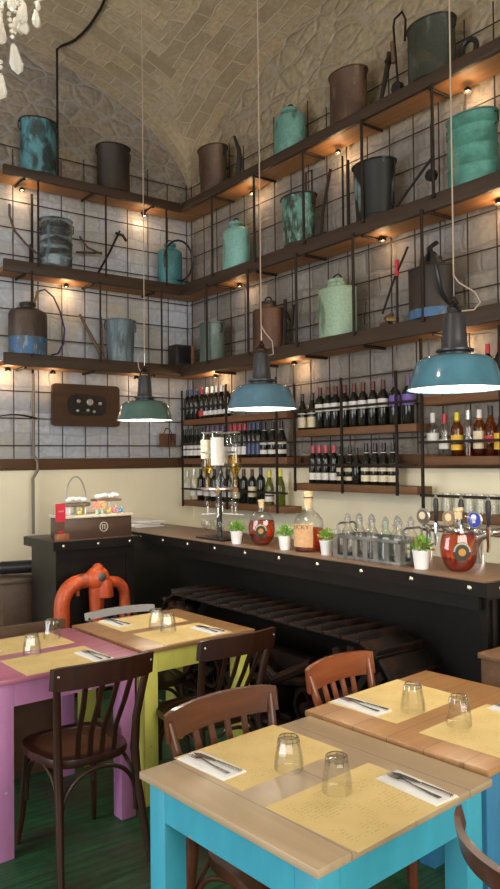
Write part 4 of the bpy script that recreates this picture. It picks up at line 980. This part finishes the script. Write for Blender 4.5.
# ------------------------------------------------------------------ tables
def paint(n, col, worn):
    m, N, L, b = newmat(n); tc = N.new('ShaderNodeTexCoord')
    a = noise(N, L, mapping(N, L, tc.outputs['Object'], (3, 3, 1)), 5, 8, .3)
    c = mixcol(N, L, ramp(N, L, a.outputs[0], .3, .75), col, tuple(q*.82 for q in col))
    s = noise(N, L, tc.outputs['Object'], 26, 6)
    c = mixcol(N, L, ramp(N, L, s.outputs[0], .70, .74), c, worn)
    L.new(c, b.inputs['Base Color']); b.inputs['Roughness'].default_value = .5; return m
def table(name, label, cx, cy, rot, sx, sy, top, legm, zt=.75, th=.022):
    t = thing(name, label, 'table', (cx, cy, 0), math.radians(rot))
    MB().box((0, 0, zt-th/2), (sx, sy, th), .004).build('tabletop', top, t)
    ins = .022; hx, hy = sx/2-ins, sy/2-ins; lw = .075
    for s in (-1, 1):
        MB().box((0, s*(hy-.012), zt-th-.05), (2*(hx-lw)+.0, .022, .10)).build('apron', legm, t)
        MB().box((s*(hx-.012), 0, zt-th-.05), (.022, 2*(hy-lw), .10)).build('apron', legm, t)
        for q in (-1, 1):
            MB().box((s*(hx-lw/2), q*(hy-lw/2), (zt-th)/2), (lw, lw, zt-th), .003).build('leg', legm, t)
    return t
topA = wood('topA', (.56, .42, .27), (.42, .31, .19), 'y', .38, .9, plank=.24, knots=True, bump=.05)
topB = wood('topB', (.54, .29, .12), (.38, .19, .075), 'x', .35, .9, plank=.14, knots=True, bump=.05)
topY = wood('topY', (.42, .23, .10), (.27, .13, .055), 'x', .35, .9, plank=.14, knots=True, bump=.05)
mP, NP, LP_, bP = newmat('topP'); tcp = NP.new('ShaderNodeTexCoord'); nn_ = noise(NP, LP_, mapping(NP, LP_, tcp.outputs['Object'], (1.5, 10, 1)), 2.5, 7, .4)
LP_.new(mixcol(NP, LP_, ramp(NP, LP_, nn_.outputs[0], .35, .68), (.50, .16, .27), (.36, .12, .17)), bP.inputs['Base Color']); bP.inputs['Roughness'].default_value = .35
TZ = .75
tA = table('dining_table', 'nearest table with grey-brown wood top and bright sky blue legs', 1.440, 1.637, 4.2, .705, .715, topA, paint('blue', (.05, .40, .56), (.35, .30, .2)))
tB = table('dining_table', 'table with warm brown plank top behind the nearest table', 2.172, 1.728, 5.2, .735, .725, topB, paint('blue2', (.04, .22, .42), (.3, .25, .2)), zt=.757)
tP = table('dining_table', 'table with worn pink painted top and orchid pink legs at the left', 1.35, 3.50, 2.5, .70, .74, mP, paint('pink', (.52, .22, .46), (.6, .5, .5)))
tY = table('dining_table', 'table with brown top and lime yellow legs beside the pink one', 2.075, 3.575, 2.5, .69, .745, topY, paint('yellow', (.82, .80, .18), (.5, .45, .3)))
# placemats: thin yellow printed paper
m, N, L, b = newmat('placemat'); tc = N.new('ShaderNodeTexCoord')
base = noise(N, L, tc.outputs['Object'], 9, 5); c = mixcol(N, L, ramp(N, L, base.outputs[0], .3, .7), (.78, .60, .27), (.72, .54, .22))
sp = N.new('ShaderNodeSeparateXYZ'); L.new(tc.outputs['Object'], sp.inputs[0])
def math_(op, a, b2=None, **k):
    n = N.new('ShaderNodeMath'); n.operation = op
    for i, q in enumerate((a, b2)):
        if q is None: continue
        if isinstance(q, (int, float)): n.inputs[i].default_value = q
        else: L.new(q, n.inputs[i])
    return n.outputs[0]
ln = math_('PINGPONG', sp.outputs[1], .006); l1 = math_('LESS_THAN', ln, .0016)
wd = noise(N, L, mapping(N, L, tc.outputs['Object'], (1, .4, 1)), 140, 2); l2 = math_('GREATER_THAN', wd.outputs[0], .5)
blk = noise(N, L, mapping(N, L, tc.outputs['Object'], (1.0, 1.0, 1)), 11, 1); l3 = math_('GREATER_THAN', blk.outputs[0], .47)
colx = math_('ABSOLUTE', sp.outputs[0]); l4 = math_('GREATER_THAN', colx, .02)
ex = math_('LESS_THAN', colx, .18); ey = math_('LESS_THAN', math_('ABSOLUTE', sp.outputs[1]), .125)
f = math_('MULTIPLY', math_('MULTIPLY', l1, l2), math_('MULTIPLY', l3, math_('MULTIPLY', l4, math_('MULTIPLY', ex, ey))))
f = math_('MULTIPLY', f, .32)
L.new(mixcol(N, L, f, c, (.22, .14, .05)), b.inputs['Base Color']); b.inputs['Roughness'].default_value = .75
matM = m
pm = None
def placemat(x, y, rot, label, z=TZ, sx=.415, sy=.31):
    mb = MB(); mb.box((0, 0, .0006), (sx, sy, .0012)); tag(mb.build('placemat', matM, loc=(x, y, z+.0002), rz=math.radians(rot)), label, 'placemat', 'yellow paper placemats')
placemat(1.430, 1.425, 5, 'yellow printed paper placemat on the near side of the blue-legged table')
placemat(1.412, 1.850, 5, 'yellow printed paper placemat on the far side of the nearest table')
placemat(2.115, 1.930, 5, 'yellow paper placemat on the far side of the warm brown table', .757)
placemat(2.135, 1.520, 5, 'yellow paper placemat on the near side of the warm brown table', .757)
placemat(1.365, 3.290, 2, 'yellow paper placemat at the front of the pink table')
placemat(1.350, 3.690, 2, 'yellow paper placemat at the back of the pink table')
placemat(2.060, 3.765, 2, 'yellow paper placemat at the back of the yellow-legged table')
placemat(2.085, 3.375, 2, 'yellow paper placemat at the front of the yellow-legged table')
# upturned faceted tumblers
tum = None
def tumbler(x, y, label, z=TZ):
    global tum
    if tum is None:
        t = thing('tumbler', label, 'glass', (x, y, z+.0015), 0, 'upturned tumblers on the tables')
        outer = [(.0415, 0), (.0425, .004), (.0425, .018), (.0405, .04), (.0345, .07), (.0315, .085), (.0300, .096), (.026, .099), (0, .0985)]
        inner = [(0, .086), (.024, .086), (.0285, .080), (.0320, .068), (.0378, .04), (.0398, .018), (.0398, .0)]
        b = MB(); b.lathe(outer+inner, 10, capb=False, capt=False); b.face([])if 0 else None
        b.build('body', M['tgt'], t, ang=12)
        b = MB()
        for i in range(10):
            q = 2*PI*i/10; b.tube([(.0325*math.cos(q), .0325*math.sin(q), .076), (.0298*math.cos(q), .0298*math.sin(q), .094)], .0011, 5)
        for zz, rr in ((.0855, .0300), (.0965, .0265)): b.tube([(rr*math.cos(2*PI*i/20), rr*math.sin(2*PI*i/20), zz) for i in range(20)], .0013, 5, closed=True)
        b.build('base_flutes', M['darkchrome'], t)
        tum = t; return t
    return dup(tum, (x, y, z+.0015), label, rz=random.uniform(0, 1))
M['tgt'] = thinglass('tgt', (1, 1, 1), (.76, .76, .75))
M['darkchrome'] = pbr('darkchrome', (.50, .50, .50), .1, 1)
tumbler(1.406, 1.702, 'upturned tumbler on the far placemat of the blue-legged nearest table')
tumbler(1.418, 1.514, 'upturned tumbler on the near placemat of the blue-legged nearest table')
tumbler(2.057, 1.803, 'upturned tumbler on the far placemat of the warm brown table', .758)
tumbler(2.069, 1.615, 'upturned tumbler nearer the front of the warm brown table', .758)
tumbler(1.504, 3.693, 'upturned tumbler at the back of the pink table')
tumbler(1.306, 3.446, 'upturned tumbler at the front of the pink table')
tumbler(2.050, 3.585, 'rear one of two close upturned tumblers on yellow-legged table')
tumbler(2.045, 3.455, 'front one of two close upturned tumblers on yellow-legged table')
# folded napkins, each with fork and knife
def napkin(x, y, rot, where, z=TZ):
    R = math.radians(rot)
    mb = MB(); mb.box((0, 0, .0015), (.088, .215, .003), .001); mb.box((.0, -.002, .0045), (.084, .210, .0025), .001)
    tag(mb.build('napkin', M['napkin'], loc=(x, y, z+.0016), rz=R), 'folded white paper napkin '+where, 'napkin', 'folded napkins')
    def wl(lx, ly): return (x+lx*math.cos(R)-ly*math.sin(R), y+lx*math.sin(R)+ly*math.cos(R), z+.0078)
    t = thing('fork', 'steel fork lying on the napkin '+where, 'fork', wl(-.008, 0), R-.06, 'forks on napkins')
    b = MB(); pts = [(0, -.095, .003), (0, -.06, .002), (0, 0, .003), (0, .035, .005), (0, .05, .003)]; ws = [.0075, .006, .003, .003, .009]
    b.ribbon(pts, lambda i: (ws[i], 0, 0), lambda i: (0, 0, .001)); b.build('handle', M['cutlery'], t)
    b = MB()
    b.ribbon([(0, .048, .003), (0, .062, .002)], lambda i: ((.010, .011)[i], 0, 0), lambda i: (0, 0, .001))
    for i in range(4):
        xx = -.0092+.0061*i; b.ribbon([(xx, .062, .002), (xx, .085, .002), (xx, .098, .005)], lambda i: ((.0018, .0016, .001)[i], 0, 0), lambda i: (0, 0, .0008))
    b.build('tines', M['cutlery'], t)
    t = thing('table_knife', 'steel knife lying on the napkin '+where, 'knife', wl(.018, -.004), R+.05, 'knives on napkins')
    b = MB(); b.ribbon([(0, -.10, .003), (0, -.06, .003), (0, 0, .003)], lambda i: ((.007, .0055, .0045)[i], 0, 0), lambda i: (0, 0, .002)); b.build('handle', M['cutlery'], t)
    b = MB(); b.ribbon([(0, 0, .002), (.001, .03, .002), (.001, .08, .002), (-.003, .103, .002)], lambda i: ((.0045, .0085, .008, .0015)[i], 0, 0), lambda i: (0, 0, .0007)); b.build('blade', M['cutlery'], t)
M['cutlery'] = pbr('cutlery', (.62, .62, .62), .2, 1)
napkin(1.247, 1.868, 6, 'at the left of the nearest table')
napkin(1.600, 1.397, 0, 'at the right front of the nearest table')
napkin(1.955, 1.955, 2, 'at the far left of the warm brown table', .757)
napkin(2.330, 1.555, 2, 'at the right of the warm brown table', .757)
napkin(1.520, 3.240, 4, 'at the front of the pink table')
napkin(1.165, 3.700, 4, 'at the left back of the pink table')
napkin(1.922, 3.815, 4, 'at the back of the yellow-legged table')
napkin(2.222, 3.345, 4, 'at the front of the yellow-legged table')
# ------------------------------------------------------------------ bentwood chairs (local front is +Y)
def chair(label, x, y, rot, mat, top=.86, W=.205, cane=False, nsl=4, seatm=None, curve=.06, railh=.085, railm=None, over=.018, screws=True):
    t = thing('bentwood_chair', label, 'chair', (x, y, 0), math.radians(rot))
    yb = -.20
    # seat: rounded frame with inset panel
    pl = []
    for i in range(36):
        a = 2*PI*i/36; ca, sa = math.cos(a), math.sin(a)
        e = .62; rx = .20 if sa > 0 else .185; px = rx*abs(ca)**e*(1 if ca > 0 else -1); py = .205*abs(sa)**e*(1 if sa > 0 else -1)
        pl.append((px, py))
    b = MB(); n = len(pl)
    A = [b.v((x_, y_, .425)) for x_, y_ in pl]; B = [b.v((x_*1.02, y_*1.02, .44)) for x_, y_ in pl]; D = [b.v((x_, y_, .458)) for x_, y_ in pl]; E2 = [b.v((x_*.80, y_*.80, .458)) for x_, y_ in pl]; F2 = [b.v((x_*.78, y_*.78, .45)) for x_, y_ in pl]; G2 = [b.v((x_*.80, y_*.80, .425)) for x_, y_ in pl]
    for P1, P2 in ((A, B), (B, D), (D, E2), (E2, F2), (F2, G2), (G2, A)):
        for i in range(n): b.face([P1[i], P1[(i+1) % n], P2[(i+1) % n], P2[i]])
    b.build('seat_frame', mat, t)
    b = MB(); b.prism([(x_*.81, y_*.81) for x_, y_ in pl], .438, .450); b.build('seat', seatm or (M['cane'] if cane else mat), t)
    rb = []
    for s in (-1, 1):
        pts = [(s*(W-.01), yb-.085, 0), (s*(W-.02), yb-.055, .15), (s*(W-.032), yb-.02, .32), (s*(W-.035), yb-.005, .45), (s*(W-.03), yb-.012, .58), (s*(W-.015), yb-.045, .72), (s*W, yb-.075, top-.03)]
        MB().tube(pts, [.014, .016, .018, .019, .017, .016, .013], 10).build('leg', mat, t)
        pts = [(s*.150, .150, .43), (s*.158, .162, .30), (s*.170, .178, .12), (s*.180, .20, 0)]
        MB().tube(pts, [.019, .017, .014, .011], 10).build('leg', mat, t)
    # bent braces under the seat
    def hoop(p, q, nm='brace'):
        p, q = Vector(p), Vector(q); mid = (p+q)/2; pts = []
        for i in range(17):
            a = PI*i/16; u = (1-math.cos(a))/2
            c = p.lerp(q, u); c.z = .20+.215*math.sin(a)**.6; pts.append(c)
        MB().tube(pts, .009, 8).build(nm, mat, t)
    hoop((-.155, .158, 0), (.155, .158, 0)); hoop((-.165, yb-.02, 0), (.165, yb-.02, 0))
    hoop((-.168, yb-.01, 0), (-.158, .15, 0)); hoop((.168, yb-.01, 0), (.158, .15, 0))
    # wide curved top rail
    def ry(u): return yb-.07-curve*(1-u*u)
    N_ = 14; us = [-1+2*i/N_ for i in range(N_+1)]; hw = W+over
    def zt_(u): return top-.006-railh/2+.010*(1-u*u)
    b = MB()
    hh = railh/2
    b.ribbon([(u*hw, ry(u), zt_(u)) for u in us], lambda i: (0, -.006, hh*(1.0+.10*(abs(us[i]) < .93))), lambda i: (us[i]*.004, .010, 0))
    b.build('top_rail', railm or mat, t)
    for i in range(nsl):
        u = (-1+2*(i+1)/(nsl+1))*.80
        pts = [(u*W*.80, yb+.015, .44), (u*W*.84, yb-.005, .56), (u*W*.93, (yb+ry(u))/2-.01, .68), (u*W*1.02, ry(u)+.006, top-railh+.01)]
        b = MB(); b.ribbon(pts, lambda i: (.0105, 0, 0), lambda i: (0, .0045, 0)); b.build('slat', mat, t)
    for s in (-1, 1) if screws else ():
        MB().sphere((s*(W-.003), ry(s*.95)-.013, top-.035), .006, 8).build('screw', M['steel'], t)
    return t
chair('dark brown bentwood chair with slatted back in front of the pink table', 1.35, 3.06, 1, M['darkwood'], seatm=wood('seatw', (.13, .055, .025), (.08, .035, .018), 'x', .35, coat=.3))
chair('dark bentwood chair with slatted back in front of the yellow-legged table', 2.02, 3.08, 2, M['darkwood'], W=.20)
chair('glossy mid-brown chair with cane seat tucked under the nearest table', 1.455, 1.80, 185, M['midwood'], W=.216, cane=True, top=.862, railh=.08, curve=.035)
chair('orange-brown slat-back chair on the far side of warm brown table', 2.13, 1.94, 187, M['orangewood'], W=.182, top=.852, curve=.03)
chair('dark chair cut by the right frame edge at near side of tables', 1.60, .80, -108, M['midwood'], W=.06, top=.868, curve=.10, over=.17, railh=.045, nsl=0, screws=False)
chair('dark chair with grey sheen coloured onto its rail, mostly hidden behind the yellow-legged table', 2.06, 3.76, 180, M['darkwood'], top=.785, railh=.035, curve=.008, railm=pbr('rail_sheen', (.30, .30, .31), .35))  # grey rail material paints in the light reflected off the rail
# bench behind pink table
t = thing('wooden_bench', 'dark brown wooden bench with plank back behind the pink table', 'bench', (0, 0, 0))
bw = wood('benchw', (.12, .062, .03), (.075, .04, .02), 'x', .45)
MB().box2((.75, 3.91, .40), (1.70, 4.20, .44), .004).build('seat', bw, t)
MB().box2((.75, 4.0, .44), (1.71, 4.03, .775), .004).build('backrest', bw, t)
MB().box2((.78, 3.93, .0), (1.67, 3.96, .40)).build('front_panel', bw, t)
for x in (.76, 1.65): MB().box2((x, 3.96, 0), (x+.04, 4.18, .40)).build('leg', bw, t)
# wooden crate at right
t = thing('wooden_crate', 'plain brown wooden box at right edge beyond the bar corner', 'crate', (0, 0, 0))
cw = wood('cratew', (.17, .09, .045), (.11, .06, .03), 'x', .55)
MB().box2((2.70, 1.62, 0), (3.10, 1.99, .80), .004).build('body', cw, t)
MB().box2((2.69, 1.61, .80), (3.11, 2.0, .825), .004).build('lid', wood('cratel', (.22, .12, .06), (.15, .08, .04), 'x', .5), t)
for x in (2.695, 3.065): MB().box2((x, 1.605, 0), (x+.04, 1.62, .80)).build('corner_batten', cw, t)
# ------------------------------------------------------------------ pendant lamps
def pendant(x, y, enamel, label, p, cord):
    z = 1.92; t = thing('pendant_lamp', label, 'lamp', (x, y, z))
    b = MB(); b.lathe([(.190, 0), (.1915, .004), (.187, .010), (.176, .045), (.160, .095), (.150, .113), (.128, .128), (.085, .137), (.050, .140), (.049, .137), (.084, .134), (.126, .125), (.147, .110), (.157, .094), (.173, .045), (.184, .010), (.190, 0)], 40, capb=False, capt=False)
    b.build('shade', enamel, t)
    b = MB(); b.lathe([(.185, .004), (.172, .044), (.156, .093), (.146, .109), (.125, .1235), (.083, .1325), (0, .1335)], 36, capb=False, capt=False); b.build('inner_enamel', M['enamel_in'], t)
    MB().lathe([(.060, .134), (.062, .145), (.052, .160), (.049, .20), (.043, .285), (.038, .302), (.018, .308), (0, .31)], 24, capb=False).build('socket_housing', M['neck'], t)
    b = MB(); b.tube([(.03, 0, .30), (.034, 0, .325), (.0, 0, .345), (-.034, 0, .325), (-.03, 0, .30)], .007, 8); b.tube([(0, -.02, .345), (0, 0, .37), (0, .02, .345), (0, 0, .335)], .006, 8, closed=True); b.build('hook', M['iron'], t)
    b = MB(); b.lathe([(.06, .150), (.075, .152), (.075, .160), (.06, .163)], 20, (0, 0, 0)); b.build('collar', M['neck'], t)
    MB().sphere((0, 0, .07), .045, 16, (1, 1, 1.15)).build('bulb', M['bulb'], t)
    zc = Z0+RISE*max(fx(x), gy(y))-z
    d = rt*.0
    pts = [(0, 0, zc), (.0, 0, .60), (0, 0, .46)]
    sx, sy = rt.x, rt.y
    for (a, h) in cord: pts.append((a*sx, a*sy, h))
    MB().tube(pts, .0033, 6).build('cord', M['cord'], t)
    MB().tube([(0, 0, .36), (0, 0, zc)], .0016, 5).build('hanging_wire', M['steel'], t)
    MB().lathe([(.0, 0), (.05, 0), (.05, -.012), (.015, -.05), (0, -.05)], 16, (0, 0, zc)).build('ceiling_rose', M['neck'], t)
    l = light('pendant_light', 'POINT', (x, y, z+.005), p, (1, .88, .70), .06)
M['cord'] = pbr('cordm', (.36, .28, .22), .6)
M['neck'] = pbr('neck', (.045, .045, .052), .35, .3)
def enamel(n, c): return pbr(n, c, .18, 0, .6, coat=.6, var=.15, vs=14)
pendant(2.513, 4.531, enamel('en_green', (.06, .12, .11)), 'farthest green grey enamel pendant lamp over the tables at left', 7, [(-.045, .43), (-.04, .36), (-.02, .32)])
pendant(2.518, 3.242, enamel('en_blue', (.07, .16, .23)), 'middle blue enamel pendant lamp hanging before the bottle racks', 7, [(.02, .42), (.06, .37), (.065, .30), (.03, .29)])
pendant(2.474, 1.923, enamel('en_teal', (.06, .185, .26)), 'nearest and largest blue enamel pendant lamp at right', 7, [(.02, .43), (.085, .39), (.105, .35), (.08, .32), (.03, .315)])
# ------------------------------------------------------------------ chandelier at top left
CXh, CYh, CZh = .69, 2.17, 3.06
t = thing('chandelier', 'crystal chandelier with glass drops at the top left corner', 'chandelier', (CXh, CYh, CZh))
M['crystal'] = pbr('crystal', (.95, .92, .85), .08, 0, .8, trans=.55, ior=1.5)
zc = Z0+RISE*max(fx(CXh), gy(CYh))-CZh
MB().tube([(0, 0, .1), (0, 0, zc)], .008, 8).build('stem', M['gal'], t)
MB().lathe([(.0, -.05), (.03, -.03), (.05, 0), (.03, .04), (.015, .10), (.03, .16), (0, .2)], 16).build('centre_body', M['crystal'], t)
for i in range(6):
    a = PI/3*i+.35; ca, sa = math.cos(a), math.sin(a)
    pts = [(.03*ca, .03*sa, .02), (.08*ca, .08*sa, -.04), (.13*ca, .13*sa, -.03), (.16*ca, .16*sa, .03), (.16*ca, .16*sa, .05)]
    o = MB().tube(pts, .006, 8).build('arm', M['crystal'], t)
    MB().lathe([(.004, .05), (.035, .058), (.04, .07), (.0, .06)], 14, (.16*ca, .16*sa, 0)).build('drip_pan', M['crystal'], o)
    MB().cyl((.16*ca, .16*sa, .06), .010, .07, 10).build('candle', M['white'], o)
    MB().lathe([(.008, 0), (.013, .015), (.004, .04), (0, .05)], 10, (.16*ca, .16*sa, .13)).build('flame_bulb', M['spotw'] if 'spotw' in M else M.setdefault('spotw', emis('spotw', (1, .85, .6), 12)), o)
def drop(x, y, z, s, nbead=3, tilt=0):
    b = MB(); b.M = Matrix.Translation((x, y, z)) @ Matrix.Rotation(tilt, 4, 'Y')
    for k in range(nbead): b.sphere((0, 0, -.010*k*1.6), .0065, 8)
    z0 = -.016*nbead
    b.lathe([(0, z0), (.006*s, z0-.006*s), (.014*s, z0-.040*s), (.011*s, z0-.052*s), (0, z0-.060*s)], 6, sy=.5)
    b.build('crystal_drop', M['crystal'], t, ang=5)
for i in range(12):
    a = 2*PI*i/12; drop(.155*math.cos(a), .155*math.sin(a), -.02+.05*(i % 2), 1.0, 2+(i % 2))
for i in range(10):
    a = 2*PI*i/10+.2; drop(.10*math.cos(a), .10*math.sin(a), -.04, .9, 3)
for i in range(6):
    a = 2*PI*i/6; drop(.05*math.cos(a), .05*math.sin(a), -.06, 1.2, 4)
def place_drop(px, py, d, s, nb, tilt):
    q = fw+rt*((px-250)/F)-up*((py-444.5)/F); pnt = Vector((0, 0, H))+q*d-Vector((CXh, CYh, CZh)); drop(pnt.x, pnt.y, pnt.z, s, nb, tilt)
place_drop(9, 14, 2.17, 1.5, 5, -.15); place_drop(1, 62, 2.2, 1.3, 2, .0); place_drop(21, 12, 2.25, .9, 1, 0); place_drop(38, -6, 2.25, .6, 1, 0)
place_drop(4, -4, 2.1, 1.2, 3, .2); place_drop(14, -8, 2.2, 1.2, 3, -.3); place_drop(26, -14, 2.2, 1.1, 3, .1)
for i in range(6):
    a = PI/3*i+.35; a2 = a+PI/3; b = MB()
    for k in range(11):
        u = k/10; q = Vector((.16*math.cos(a), .16*math.sin(a), .05)).lerp(Vector((.16*math.cos(a2), .16*math.sin(a2), .05)), u); b.sphere((q.x, q.y, q.z-.05*math.sin(PI*u)), .0065, 7)
    b.build('bead_swag', M['crystal'], t)
light('chandelier_light', 'POINT', (CXh, CYh, CZh+.22), 18, (1, .86, .66), .08)
